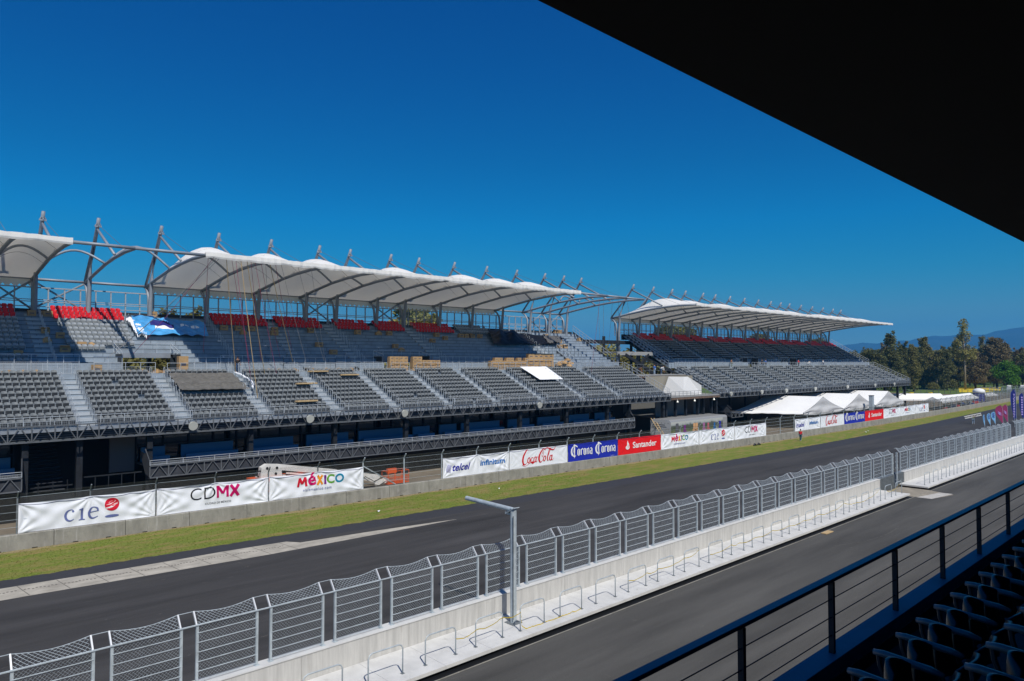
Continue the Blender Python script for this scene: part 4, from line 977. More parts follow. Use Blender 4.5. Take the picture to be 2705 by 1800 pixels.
for k in range(9): y=96+k*1.7; b.bar((-74.6,y,10.3),(-74.6,y,12.1),.05,.05)
for z in (11.0,11.6,12.1): b.bar((-74.6,95.6,z),(-74.6,109.8,z),.05,.05)
b.build('scaffold_rail','weathered_steel',Lk)
b=MB(); b.box((-82.0,99.2,14.1),(-79.0,111.0,14.4)); b.bar((-79.0,99.2,14.0),(-79.0,111,14.0),.2,.5); b.build('bridge_deck','cast_concrete_slab',Lk)
b=MB(); b.bar((-85,95.4,16.3),(-85,112,16.3),.35,.7); b.bar((-85,102.8,14.2),(-85,102.8,17.4),.4,.4); b.bar((-85,111.2,8),(-85,111.2,16.4),.4,.4)
b.bar((-85,111.2,16.2),(-76,111.2,10.6),.35,.55); b.bar((-79,101.5,13.9),(-76.5,108.5,9.6),.5,.5); b.bar((-79,108.5,13.9),(-77.5,102.5,10.5),.45,.45); b.bar((-79,99.6,14),(-79,99.6,0),.35,.35); b.bar((-79,110.6,14),(-79,110.6,0),.35,.35)
b.bar((-75.2,101.5,13.2),(-72.5,108.5,10.3),.12,.2); b.bar((-75.8,102.5,13.6),(-73,109.5,10.3),.12,.2)
b.build('steel_brace','dark_painted_steel',Lk)
b=MB(); b.box((-75.0,95.4,0),(-74.8,110,10.1)); b.box((-74.7,95.4,3.3),(-66.2,110,3.5)); b.build('back_wall',mat('dim_inner_wall',(.13,.13,.125),.9),Lk)
for y in (95.9,98.6,101.6,105.2,107.0,109.6): MB().box((-66.6,y-.16,0),(-66.2,y+.16,6.6)).build('column','dark_painted_steel',Lk)
for ya,yb2 in ((96,98.3),(98.9,101.2),(102.2,105),(107.3,109.3)): MB().box((-68.6,ya,3.5),(-68.5,yb2,6.5)).build('partition_wall',mat('dim_plasterboard',(.20,.205,.20),.9),Lk)
b=MB(); b.quad((-70.4,96,7),(-70.4,110,7),(-70.4,110,10.1),(-70.4,96,10.1)); b.build('upper_partition',mat('beige_board',(.27,.25,.20),.9),Lk)
b=MB(); b.add([(-66.2,100.3,6.96),(-66.2,106.2,6.96),(-66.2,106.2,8.5),(-67.4,103.9,10.0),(-67.4,102.6,10.0),(-66.2,100.8,7.8)],[(0,1,2,3,4,5)]); b.add([(-66.2,100.3,6.96),(-66.2,100.8,7.8),(-67.4,102.6,10.0),(-70.0,102.0,10.0),(-70.0,100.0,6.96)],[(0,1,2,3,4)]); b.build('plasterboard_gable',mat('white_board',(.62,.62,.60),.8),Lk)
b=MB()
for y in (97,102,108): b.path([(-64.9,y,6.5),(-64.9,y,6.2)],.04,5); b.path([(-64.9,y,6.28),(-64.9,y,6.0)],[.08,.22],8)
b.build('hanging_lamp','floodlight_glass',Lk)
b=MB(); b.box((-66.9,18.6,0),(-66.7,85.6,2.5)); b.build('added_shade_wall','black_panel',A)  # black wall added to stand for the dark under the balcony
b=MB(); b.box((-66.9,-10,0),(-66.7,9.2,2.5)); b.build('added_shade_wall','black_panel',A)  # same added black wall under the left balcony
b=MB(); b.box((-73.9,112,0),(-73.7,207,5.6)); b.build('added_shade_wall','black_panel',Bt)  # black wall added for the dark below the farther stand
# ------------------------------------------------------------------ cardboard boxes
CB={}
def carton(loc,s,rz,label,kind=0,group='cardboard boxes on the main grandstand'):
    key=(round(s[0],2),round(s[1],2),round(s[2],2),kind)
    if key not in CB:
        b=MB(); w_,d,h=s[0]/2,s[1]/2,s[2]
        if kind==0: b.box((-w_,-d,0),(w_,d,h),0)
        elif kind==1:                                              # flaps standing open
            b.box((-w_,-d,0),(w_,d,h*.8),0); b.add([(-w_,-d,h*.8),(-w_,d,h*.8),(-w_*1.5,d,h*1.15),(-w_*1.5,-d,h*1.15)],[(0,1,2,3)],0); b.add([(w_,-d,h*.8),(w_,d,h*.8),(w_*1.7,d,h*.95),(w_*1.7,-d,h*.95)],[(0,1,2,3)],0); b.add([(-w_,-d,h*.8),(w_,-d,h*.8),(w_,-d*1.5,h*1.1),(-w_,-d*1.5,h*1.1)],[(0,1,2,3)],0)
        else:                                                      # crushed flat
            rr=random.Random(len(CB)); b.v=[(-w_,-d,0),(w_,-d,0),(w_,d,0),(-w_,d,0),(-w_*.7,-d*1.1,h*.5),(w_*.8,-d*.7,h*.9),(w_*1.1,d*.9,h*.45),(-w_*.6,d*.8,h*.8),(0,0,h)]; b.f=[(0,1,5,4),(1,2,6,5),(2,3,7,6),(3,0,4,7),(4,5,8),(5,6,8),(6,7,8),(7,4,8)]; b.m=[0]*8
        if kind<2:
            b.box((w_+.001,-d*.55,h*.42),(w_+.006,d*.5,h*.58),1); b.box((-.03,-d-.004,0),(.03,-d-.001,h*.8),1)
        CB[key]=b
    if isinstance(CB[key],MB): o=CB[key].build('cardboard_box',['brown_cardboard','dark_box_print']); CB[key]=o.data
    else: o=bpy.data.objects.new('cardboard_box',CB[key]); COL.objects.link(o)
    o.location=loc; o.rotation_euler=(0,0,rz); o['label']=label; o['category']='box'; o['group']=group
    return o
BX_=[(12.6,11,0,'closed cardboard box, left of two near the top of the shaded leftmost aisle'),(13.9,11,0,'closed cardboard box, right of two near the top of the shaded leftmost aisle'),(13.3,7,1,'cardboard box midway down the shaded leftmost aisle'),(14.4,6,0,'cardboard box with dark print, lower right in the shaded leftmost aisle'),(13.2,5,2,'crushed cardboard box lying in the shaded leftmost aisle'),(14.4,3,1,'open cardboard box lowest in the shaded leftmost aisle'),(10.6,2,0,'cardboard box standing among the dark shaded seats at far left'),(15.9,4,0,'cardboard box half in sunlight below the sunny grey seats'),(16.8,4,2,'crumpled sunlit cardboard box below the sunny grey seats'),
 (24.1,12,0,'cardboard box on the top step beside the bare mast'),(23.8,11,2,'crushed cardboard box one step below the top beside the bare mast'),(22.3,7,0,'cardboard box standing on the blue tarpaulin'),(31.2,9,0,'cardboard box right of the blue tarpaulin in the shade'),(32.9,9,0,'cardboard box left of a pair under the first red seats after the tarpaulin'),(33.2,8,2,'crushed cardboard box one step below its neighbour under red seats'),(34.5,9,0,'single cardboard box under the first red seats after the tarpaulin'),(37.4,9,0,'upper cardboard box between the two leftmost red seat blocks in shade'),(37.0,8,0,'lower cardboard box between the two leftmost red seat blocks in shade'),(42.2,9,1,'open cardboard box below the second shaded red seat block'),
 (49.0,9,0,'wide cardboard box below the third shaded red seat block'),(52.3,9,2,'small crushed cardboard box below the gap between red seat blocks'),(54,9,0,'cardboard box below the fourth shaded red seat block'),(41.7,5,0,'cardboard box alone halfway down the shaded grey steps'),(42.8,3,0,'large cardboard box low on the shaded grey steps'),(52.9,5,0,'cardboard box above the shaded portal railing'),(53.4,4,2,'crumpled cardboard box just above the shaded portal railing'),(62.2,9,0,'cardboard box below the rightmost red seat block, upper of three'),(63.2,8,0,'cardboard box below the rightmost red seat block, right of three'),(60.3,7,0,'cardboard box below the rightmost red seat block, lowest of three'),
 (66.8,9,0,'cardboard box left in a short row near the black tarpaulin'),(67.8,9,0,'cardboard box second in a short row near the black tarpaulin'),(69,9,1,'open cardboard box third in a short row near the black tarpaulin'),(70.6,9,0,'cardboard box last in a short row touching the black tarpaulin'),(91.2,12,0,'cardboard box on the sunlit top step at the bare frames'),(90.2,12,1,'open cardboard box left of another on the sunlit top step'),(86.0,10,0,'sunlit cardboard box right of the black tarpaulin end'),(86.0,8,2,'crushed sunlit cardboard box below the black tarpaulin end'),(87.8,8,0,'sunlit cardboard box on the steps beside crushed ones'),(86.2,6,0,'left sunlit cardboard box low on the bright steps'),(87.5,6,1,'open sunlit cardboard box low on the bright steps'),(93.9,9,0,'single cardboard box near the sunlit end railing')]
for y,r,k,l in BX_:
    x,z=UPP(r); carton((x-.38,y,z+.002),(.55,random.choice([.75,.85,.7]),.6),random.uniform(-.25,.25),l,k)
def pile(y0,n,rows_,w_,h,x,lab,miss=0,z=11.402,d=.6):
    for r in range(rows_):
        for c in range(n):
            if r==rows_-1 and random.random()<miss: continue
            pos={0:'bottom',rows_-1:'top'}.get(r,'second' if r==1 else 'third')
            carton((x+random.uniform(-.04,.04),y0+c*(w_+.03)+random.uniform(-.01,.01),z+r*(h+.003)),(d,w_,h),random.uniform(-.03,.03),'%s box from the left, %s row of %s'%(ordw(c+1),pos,lab),0,'stacked cardboard boxes on the cross aisle')
pile(48.9,4,4,.66,.45,-74.9,'the small stack beside the dark portal',0)
pile(52.4,6,4,.70,.45,-74.9,'the stack right of the dark portal',.3)
pile(65.8,11,4,.72,.43,-74.95,'the long low stack under the sunny tier',.35)
pile(73.4,5,3,1.05,.78,-74.95,'the tall stack of big cartons',0)
for k in range(22):
    carton((-74.9+random.uniform(-.3,.3),79.2+random.random()*3.4,11.41+.38*(k//7)+random.uniform(0,.2)),(.8,.9,.42),random.random()*3,'%s crushed carton, %s layer of the heap right of the box stacks'%(ordw(k%7+1),['lowest','second','third','top'][k//7]),2,'crushed cardboard heap on the cross aisle')
carton((-74.9,24.0,11.402),(.7,.9,1.7),0,'tall cardboard carton in the sunlit portal opening',0)
carton((-74.8,16.3,11.402),(.6,.75,.85),.1,'cardboard box on the cross aisle left of the sunlit portal',0)
for k,y in enumerate([8.8,9.6,10.6,11.6,19.0,20.3,21.6,22.6,33.0,34.2,36.0,38.3,40.0,41.6,43.2]):
    carton((-74.85,y,11.402+.002*k),(.7,.95,.42),random.random(),'flattened brown packing, %s piece from the left along the cross aisle'%ordw(k+1),2,'flattened packing on the cross aisle')
def ipile(y,lab):
    b=MB(); rr=random.Random(int(y*10))
    for q in range(26): a=rr.random()*6.28; p=Vector((-74.8+rr.uniform(-.2,.2),y+rr.uniform(-.35,.35),11.42+rr.random()*.4)); b.add([p,p+Vector((.2,rr.uniform(-.2,.2),rr.uniform(0,.2))),p+Vector((rr.uniform(-.1,.1),.25,rr.uniform(-.1,.2))),p+Vector((-.1,.1,.15))],[(0,1,2,3)])
    b.build('plastic_wrapping','grey_plastic_sheet' if int(y)%2 else 'white_banner_cloth',loc=(-74.8,y,11.41),label=lab,category='wrapping')
ipile(37.4,'heap of crumpled plastic wrapping on the cross aisle left of the tied bundle'); ipile(43.9,'glinting plastic wrapping heap right of the flat packing'); ipile(93.5,'white plastic wrapping on the sunlit cross aisle near the end railing')
for y,i,l in [(35.2,5,'folded timber pack lying across grey seats, upper of two'),(41.5,7,'long timber pack lying across grey seats near the front'),(33.5,1,'timber pack lying on the front seats'),(38,8,'loose crate boards on the aisle beside the top seats')]:
    x,z=LOW(i); b=MB()
    for q in range(4): b.box((x-.9+q*.16,y-1.1+random.random()*.1,z+.80+.05*(q%2)),(x-.9+q*.16+.13,y+1.1+random.random()*.2,z+.93+.05*(q%2)))
    b.build('timber_pack','pale_timber',loc=(x-.6,y,z+.8),label=l,category='timber')
# sheets and tarpaulins draped over the seating
def drape(P,n,m,hfun,name,m_,label,cat,extra=None):
    """P: 4 corners (y,row) on an UPP/LOW slope function; bilinear sheet following steps"""
    F,c,lift=P; b=MB()
    for i in range(n+1):
        for j in range(m+1):
            u,v=i/n,j/m; y=lerp(lerp(c[0][0],c[1][0],u),lerp(c[3][0],c[2][0],u),v); r=lerp(lerp(c[0][1],c[1][1],u),lerp(c[3][1],c[2][1],u),v)
            x0,z0=F(0); dx,dz=F(1)[0]-x0,F(1)[1]-z0; x=x0+dx*r; z=z0+dz*r; b.v.append((x,y,z+lift+hfun(u,v)))
    for i in range(n):
        for j in range(m): o=i*(m+1)+j; b.f.append((o,o+m+1,o+m+2,o+1)); b.m.append(extra(i/n,j/m) if extra else 0)
    p=b.v[0]; return b.build(name,m_,loc=p,label=label,category=cat,smooth=True)
nz=lambda u,v,a,k: a*(math.sin(u*17*k+v*5)+math.sin(v*23*k-u*9)+math.sin((u+v)*31*k))/3
o=drape((UPP,[(21.3,6.2),(28.6,6.3),(29.0,9.8),(21.6,11.0)],.55),60,24,lambda u,v:nz(u,v,.16,1)+.1*math.sin(u*40+v*9)*.4,'blue_tarpaulin',['blue_tarp',mat('dark_blue_print',(.02,.02,.16),.6),'white_ink','logo_red'],'crumpled blue printed tarpaulin spread over the steps beside the sunny seats','tarpaulin',
  lambda u,v: 1 if (.20<u<.52 and .45<v<.85 and (u-.36)**2/.028+(v-.45)**2/.14<1) else (2 if (.26<u<.52 and .30<v<.43) or (.62<u<.92 and .50<v<.60 and int(u*40)%3) else (3 if .28<u<.50 and .26<v<.29 else 0)))
drape((UPP,[(71.0,5.8),(85.5,6.6),(89.5,9.0),(73.5,11.2)],.5),70,24,lambda u,v:.9*math.exp(-((u-.12)/.07)**2)*math.sin(math.pi*v)+1.0*math.exp(-((u-.30)/.08)**2)*math.sin(math.pi*v)+nz(u,v,.14,1),'black_tarpaulin','black_tarp','large black tarpaulin heaped over the steps where the canopy shade ends','tarpaulin')
drape((UPP,[(83.5,6.6),(87,7),(88.5,9.2),(84.5,9.6)],.62),24,12,lambda u,v:nz(u,v,.2,2),'plastic_sheet','grey_plastic_sheet','crumpled silvery grey plastic sheet at the end of the black tarpaulin','plastic sheet')
drape((LOW,[(22.2,4.4),(28.7,4.3),(28.2,8.0),(22.0,8.1)],.84),60,26,lambda u,v:nz(u,v,.05,1.5)-.30*math.exp(-(((v*3.0)%1-.5)/.12)**2)-.10*((v*3.0)%1),'plastic_sheet','grey_plastic_sheet','dull grey plastic sheet covering three rows of lower seats','plastic sheet')
b=MB()
for k in range(14): a=k/14*1.6; b.path([(LOW(8)[0]+3.3*k/14,28.4+.9*math.sin(k/14*2.6)+random.uniform(-.08,.08),LOW(8)[1]+.9-1.55*k/14),(LOW(8)[0]+3.3*(k+1)/14,28.4+.9*math.sin((k+1)/14*2.6)+random.uniform(-.08,.08),LOW(8)[1]+.9-1.55*(k+1)/14)],[.10,.07],5)
b.build('rolled_sheet_edge','white_banner_cloth',loc=(-70,28.6,10),label='white rolled sheet edge beside the grey plastic sheet on the lower seats',category='sheet')
drape((LOW,[(70.2,4.7),(75.0,4.7),(75.3,9.0),(69.9,9.0)],.86),20,20,lambda u,v:nz(u,v,.02,1),'white_sheet','white_banner_cloth','flat white sheet laid over the lower seats under the box stacks','sheet')
x_,z_=UPP(9)
drape((UPP,[(21.2,6.4),(22.2,6.2),(21.7,10.6),(20.9,10.4)],.55),16,16,lambda u,v:nz(u,v,.35,3)-.25*((u*7)%1>.5),'white_wrapping','white_banner_cloth','torn white wrapping heaped between the red seats and the blue tarpaulin','wrapping')
for y,r,l in [(30,6,'white paper scrap on the shaded steps right of the blue tarpaulin'),(31,4,'small white scrap on the shaded steps above the cross aisle'),(33,5,'white scrap on shaded steps below two boxes'),(35,5,'pale plastic scrap in the middle of the shaded steps'),(29.4,2,'crumpled white paper low on the shaded steps'),(50.5,5,'pale scrap on shaded steps above the dark portal')]:
    x,z=UPP(r); b=MB(); n=6
    for q in range(n): a=q*1.05; b.add([(x-.3,y,z+.02),(x-.3+.2*math.cos(a),y+.45*math.sin(a),z+.03+.12*random.random()),(x-.3+.2*math.cos(a+1),y+.45*math.sin(a+1),z+.02)],[(0,1,2)])
    b.build('paper_scrap','white_banner_cloth',loc=(x-.3,y,z),label=l,category='litter')
# ropes hanging from the canopy edge
ropes=[(25.7,-72.7,28.6,'o'),(26.6,-70.5,29.3,'r'),(27.1,-68.7,29.2,'o'),(27.7,-72.6,31.6,'o'),(28.1,-74.5,32.0,'r'),(28.5,-72.6,32.9,'r'),(29.1,-76.3,35.0,'r'),(30.0,-74,35.4,'o'),(24.0,-77.4,26.9,'r'),(31.2,-74.0,37,'w'),(24.6,-77,20.0,'r'),(24.9,-78,19.0,'w'),(25.2,-76,17.4,'w'),(33,-74.5,39.5,'w'),(81,-72,86.5,'w'),(81.6,-72,84,'r'),(82.4,-73,88,'w'),(84.6,-75,91.5,'w'),(86,-75.5,95,'w'),(88,-79,104.5,'w'),(26.2,-74.2,30.6,'r'),(29.6,-75.5,33.6,'w'),(30.6,-78,37.2,'r'),(34.5,-75.5,40.2,'w')]
M['ro']=mat('ochre_rope',(.50,.36,.18),.9); M['rr']=mat('pink_red_rope',(.42,.07,.14),.9); M['rw']=mat('pale_rope',(.42,.38,.34),.9)
for k,(ya,x1,y1,c) in enumerate(ropes):
    z1=12.6 if x1>-75 and x1<-73.9 else (np.interp(-x1,[65.5,74.2,75.6,86],[8.0,12.0,12.6,18.3]))
    if k in (0,2): z1=10.8 if k==0 else 8.9
    P=[]; 
    for q in range(9): f=q/8; P.append((lerp(-68.1,x1,f),lerp(ya,y1,f),lerp(22.6,float(z1),f)-.25*math.sin(math.pi*f)))
    if k in (4,): pass
    nm={'o':'ochre','r':'pink red','w':'pale'}[c]
    MB().path(P,.035 if c=='o' else .02,5,cap=False).build('rope',M['r'+c],loc=P[0],label='%s rope from the canopy edge, %s'%(nm,['first ochre one from the left','ending left of the grey plastic sheet','reaching the lower seat rows at the sheet','third ochre one','next to the third ochre rope','crossing the shaded steps','furthest right of the pink ones','last ochre one before bare canopy','beside the blue tarpaulin','thin and furthest right of the near group','slanting left across the blue tarpaulin','slanting left over the sunlit portal','slanting furthest left to the portal roof','the most right of the first group','from the canopy right end to the lower seats','at the canopy right end','second at the bare frames','third at the bare frames','fourth at the bare frames','slanting right across open sky to the link','thin between the first two ochre ropes','pale between the ochre ropes','over the pair of shaded boxes','second from right of the near group'][k]),category='rope',group='ropes hanging from the canopy edge')
# ------------------------------------------------------------------ near grandstand: roof, parapet, handrail, seats
N=thing('grandstand','dark shaded near stand with black roof soffit, blue ledge, handrail and seats','grandstand',(0,10,0))
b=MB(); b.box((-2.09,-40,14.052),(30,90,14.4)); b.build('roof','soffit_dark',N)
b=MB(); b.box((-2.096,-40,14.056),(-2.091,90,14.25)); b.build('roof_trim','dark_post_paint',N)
b=MB(); b.box((-3.52,-40,9.05),(-3.285,90,9.23)); b.build('ledge','near_stand_ledge',N)
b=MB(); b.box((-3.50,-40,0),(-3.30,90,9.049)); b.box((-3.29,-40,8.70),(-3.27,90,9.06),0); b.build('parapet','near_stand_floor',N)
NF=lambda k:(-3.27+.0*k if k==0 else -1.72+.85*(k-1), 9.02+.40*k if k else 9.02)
b=MB(); b.box((-3.27,-40,8.6),(-1.72,90,8.90)); b.box((-1.72,-40,8.6),(-.87,90,9.24)); b.box((-.87,-40,8.6),(.9,90,9.60)); b.box((.9,-40,8.6),(8,90,10.2)); b.box((8,-40,0),(8.3,90,14.5)); b.build('floor','near_stand_floor',N)  # last box is an unseen back wall added to keep the stand dark
hr=None
b=MB(); b.box((-3.44,-40,10.035),(-3.35,90,10.075)); hr=b.build('handrail','dark_blue_handrail_paint',N)
pitch=1.99; y=8.08-5*pitch
while y<40:
    MB().box((-3.42,y-.025,9.231),(-3.36,y+.025,10.02)).build('rail_post','dark_post_paint',hr); y+=pitch
for q in (9.43,9.63,9.83): MB().path([(-3.39,-10,q),(-3.39,60,q)],.006,5).build('rail_wire','dark_post_paint',hr)
def near_seat(x,y,z):
    """x,z: armrest tip; armrests run away from the track"""
    b=MB(); n=9
    for j in range(n+1):
        for q in range(7):
            v=j/n; u=q/6*2-1; xx=x+.52+.12*v-.07*(1-u*u)*-1*(.6+.4*v); b.v.append((x+.50+.13*v+.07*(1-u*u),y+.27*u*(.82+.18*min(1,v*3)),z-.32+.60*v*(1-.06*u*u) if 0 else z-.30+.36*v*(1-.10*u**4)))
    for j in range(n):
        for q in range(6): o=j*7+q; b.f.append((o,o+1,o+8,o+7)); b.m.append(0)
    o=len(b.v); m=len(b.v)
    for i in range(m): vx,vy,vz=b.v[i]; b.v.append((vx+.03,vy,vz))
    for j in range(n):
        for q in range(6): a=m+j*7+q; b.f.append((a,a+7,a+8,a+1)); b.m.append(0)
    for q in range(6): a=n*7+q; b.f.append((a,a+1,a+1+m,a+m)); b.m.append(0)
    for j in range(n): a=j*7; b.f.append((a,a+7,a+7+m,a+m)); b.m.append(0); a=j*7+6; b.f.append((a,a+m,a+7+m,a+7)); b.m.append(0)
    st=b.build('seat','navy_seat_plastic',N,smooth=True)
    b=MB(); nn=8                                           # tipped-up pan: a rounded shell
    for j in range(nn+1):
        for q in range(9):
            u=q/8*2-1; v=j/nn; rr=math.sqrt(max(0,1-.55*(v)**3)); b.v.append((x+.16+.10*u*u+.14*(v-.4)**2+.10*(1-v),y+.235*u*rr,z-.38+.46*v-.05*abs(u)**3))
    for j in range(nn):
        for q in range(8): o=j*9+q; b.f.append((o,o+9,o+10,o+1)); b.m.append(0)
    m=len(b.v)
    for i in range(m): vx,vy,vz=b.v[i]; b.v.append((vx+.035,vy*1.0,vz-.004))
    for j in range(nn):
        for q in range(8): a=m+j*9+q; b.f.append((a,a+1,a+10,a+9)); b.m.append(0)
    for q in range(8): a=nn*9+q; b.f.append((a,a+m,a+m+1,a+1)); b.m.append(0)
    for j in range(nn):
        a=j*9; b.f.append((a,a+m,a+9+m,a+9)); b.m.append(0); a+=8; b.f.append((a,a+9,a+9+m,a+m)); b.m.append(0)
    b.build('seat_pan','navy_seat_plastic',st,smooth=True)
    b=MB(); ya=y-.29
    b.path([(x+.02,ya,z),(x+.10,ya,z+.004),(x+.46,ya,z-.02),(x+.56,ya,z-.04)],[.024,.03,.03,.02],8)
    b.build('armrest','grey_armrest',st,smooth=True)
    b=MB(); b.path([(x+.06,ya,z-.02),(x+.07,ya,z-.10),(x+.14,ya,z-.30),(x+.30,ya,z-.62)],[.02,.022,.018,.026],6); b.bar((x+.30,ya,z-.72),(x+.34,ya,z-.30),.03,.06); b.build('bracket','dark_post_paint',st)
for k in range(-2,26): near_seat(-2.38,5.92+.545*k+.29,10.0)
for k in range(-2,16): near_seat(-1.50,5.72+.545*k+.29,10.37)
# ------------------------------------------------------------------ tents, duct, trailer, boom lift, ladder
def gable_tent(y0,ym,y1,x0,x1,ze,zr,label,skew=0):
    t=thing('marquee_tent',label,'tent',((x0+x1)/2,ym,0),'white marquee tents behind the fence')
    n=14; b=MB()
    def rp(u,s,side):   # u along ridge 0 front, s 0 ridge..1 eave
        x=lerp(x0,x1,u); yr=ym-skew*u*.3; ye=(y0-skew*u if side<0 else y1-skew*u*.5); return (x+(0 if 0<s else 0),lerp(yr,ye,s),lerp(zr,ze,s)-.22*math.sin(math.pi*s)-.05*math.sin(math.pi*u*3)*s)
    for side in (-1,1):
        o=len(b.v)
        for i in range(n+1):
            for j in range(9): b.v.append(rp(i/n,j/8,side))
            v=b.v[-1]; b.v.append((v[0],v[1]+side*.05,v[2]-.28-.04*math.sin(i*2.1)))
        for i in range(n):
            for j in range(9): q=o+i*10+j; b.f.append((q,q+1,q+11,q+10) if side<0 else (q,q+10,q+11,q+1)); b.m.append(0)
    b.build('canvas_roof','white_tent_canvas',t,smooth=True)
    b=MB(); m=24
    for i in range(m+1):
        f=i/m; y=lerp(y0,y1,f); zt=lerp(ze,zr,min(1,(y-y0)/(ym-y0))) if y<ym else lerp(ze,zr,(y1-y)/(y1-ym)); zt-= .22*math.sin(math.pi*min(1,abs(y-ym)/(ym-y0)))
        for j in range(9): v=j/8; zb=ze-.45-.25*math.sin(math.pi*f)*1; z=lerp(zt,zb,v); b.v.append((x0+.05+.10*math.sin(f*19+v*4)*v+.12*math.sin(v*9+abs(f-.5)*14)*math.sin(math.pi*v),y,z-.03*math.sin(f*30)*v))
    for i in range(m):
        for j in range(8): o=i*9+j; b.f.append((o,o+1,o+10,o+9)); b.m.append(0)
    b.build('gable_curtain',mat('grey_white_canvas',(.55,.55,.54),.8,0,.05,1),t,smooth=True)
    for yy in (y0,ym-4.5,y1):
        for xx in (x0,x1): MB().path([(xx,yy,0),(xx,yy,ze)],.05,6).build('tent_pole','dark_painted_steel',t)
gable_tent(129.3,138,147.5,-59.0,-69.5,3.05,5.75,'nearest white marquee tent with a sagging gable curtain',7)
gable_tent(147.8,155.8,164.8,-59.0,-69.5,3.0,5.75,'middle white marquee tent of the three beside the far banners',7)
gable_tent(165.1,173,183,-59.0,-69.5,3.0,5.85,'right white marquee tent of the three, behind the square duct',7)
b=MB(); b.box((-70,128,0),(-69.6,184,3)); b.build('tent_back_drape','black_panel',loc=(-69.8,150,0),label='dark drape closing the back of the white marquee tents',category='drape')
def low_tent(p0,p1,wd,ze,zr,label):
    a=Vector((*p0,0)); c=Vector((*p1,0)); d=(c-a).normalized(); nrm=Vector((-d.y,d.x,0))*wd
    t=thing('canopy_tent',label,'tent',tuple((a+c)/2),'low white canopy tents')
    b=MB(); n=8
    for s in (-1,1):
        o=len(b.v)
        for i in range(n+1):
            p=a.lerp(c,i/n)
            for q in (0,.5,1): e=p+nrm*s*q; b.v.append((e.x,e.y,lerp(zr,ze,q)-(.1 if q==.5 else 0)-(.06*math.sin(i*3.1) if q==1 else 0)))
            e=p+nrm*s; b.v.append((e.x,e.y,ze-.35))
        for i in range(n):
            for j in range(3): q=o+i*4+j; b.f.append((q,q+4,q+5,q+1)); b.m.append(0)
    for p in (a,c): o=len(b.v); b.v+= [tuple(p+nrm+Vector((0,0,ze))),tuple(p-nrm+Vector((0,0,ze))),tuple(p+Vector((0,0,zr)))]; b.f.append((o,o+1,o+2)); b.m.append(0)
    b.build('canvas_roof','white_tent_canvas',t)
    k=int((c-a).length/4)
    for i in range(k+1):
        p=a.lerp(c,i/k)
        for s in (-1,1): e=p+nrm*s; MB().path([(e.x,e.y,0),(e.x,e.y,ze)],.05,5).build('tent_pole','weathered_steel',t)
low_tent((-69,204),(-60,214.5),2.6,2.6,4.0,'low white canopy tent lying across, right of the marquee tents')
low_tent((-59.0,204),(-59.0,238),2.2,2.3,3.5,'long low white canopy tent running along the fence at right')
low_tent((-62,262),(-60,268),1.6,2.0,2.7,'small white canopy beyond the long low tent')
t=thing('square_duct','tall square galvanised duct standing behind the farther red banner','duct',(-57.2,157.5,0))
b=MB(); b.box((-57.5,157.1,0),(-56.75,157.95,5.35)); b.build('duct_body','galvanised_steel',t); b=MB(); b.box((-57.55,157.05,5.35),(-56.7,158.0,5.45)); b.build('duct_cap','dark_painted_steel',t)
# advertising trailer
t=thing('box_trailer','grey box trailer printed with a picture of garden chairs on its side','trailer',(-62.5,98,0))
tx0,tx1,ty0,ty1=-65.9,-62.2,91.0,107.6
b=MB(); prof=[(0,1.15),(0,3.25),(.10,3.48),(.35,3.60),(3.35,3.60),(3.60,3.48),(3.70,3.25),(3.70,1.15)]
for y in (ty0,ty1):
    for px_,pz in prof: b.v.append((tx0+px_,y,pz))
for k in range(7): b.f.append((k,k+8,k+9,k+1)); b.m.append(0)
b.f.append(tuple(range(8))); b.m.append(1); b.f.append(tuple(range(15,7,-1))); b.m.append(1)
body=b.build('body',[mat('trailer_roof_grey',(.33,.33,.32),.4,.2),mat('trailer_white',(.50,.52,.52),.5)],t)
mural=bpy.data.materials.new('park_mural'); mural.use_nodes=True; tt=mural.node_tree; bb=tt.nodes['Principled BSDF']; geo=tt.nodes.new('ShaderNodeNewGeometry'); sep=tt.nodes.new('ShaderNodeSeparateXYZ'); tt.links.new(geo.outputs['Position'],sep.inputs[0])
mr=tt.nodes.new('ShaderNodeMapRange'); mr.inputs[1].default_value=1.1; mr.inputs[2].default_value=3.5; tt.links.new(sep.outputs[2],mr.inputs[0]); nn_=tt.nodes.new('ShaderNodeTexNoise'); nn_.inputs['Scale'].default_value=1.3; nn_.inputs['Detail'].default_value=6; tt.links.new(geo.outputs['Position'],nn_.inputs[0])
ad=tt.nodes.new('ShaderNodeMath'); ad.operation='MULTIPLY_ADD'; ad.inputs[1].default_value=.35; tt.links.new(nn_.outputs[0],ad.inputs[0]); tt.links.new(mr.outputs[0],ad.inputs[2]); rr_=tt.nodes.new('ShaderNodeValToRGB'); tt.links.new(ad.outputs[0],rr_.inputs[0])
cr_=rr_.color_ramp; cr_.elements[0].color=(.06,.09,.03,1); cr_.elements[1].position=1; cr_.elements[1].color=(.45,.46,.42,1)
for p_,c_ in [(.4,(.16,.19,.08)),(.62,(.05,.07,.03)),(.8,(.10,.11,.09)),(.9,(.35,.38,.36))]: e_=cr_.elements.new(p_); e_.color=(*c_,1)
tt.links.new(rr_.outputs[0],bb.inputs['Base Color']); MATS['park_mural']=mural
b=MB(); b.quad((tx1+.01,ty0+.15,1.25),(tx1+.01,ty1-1.4,1.25),(tx1+.01,ty1-1.4,3.25),(tx1+.01,ty0+.15,3.25)); mu=b.build('mural_panel','park_mural',t)
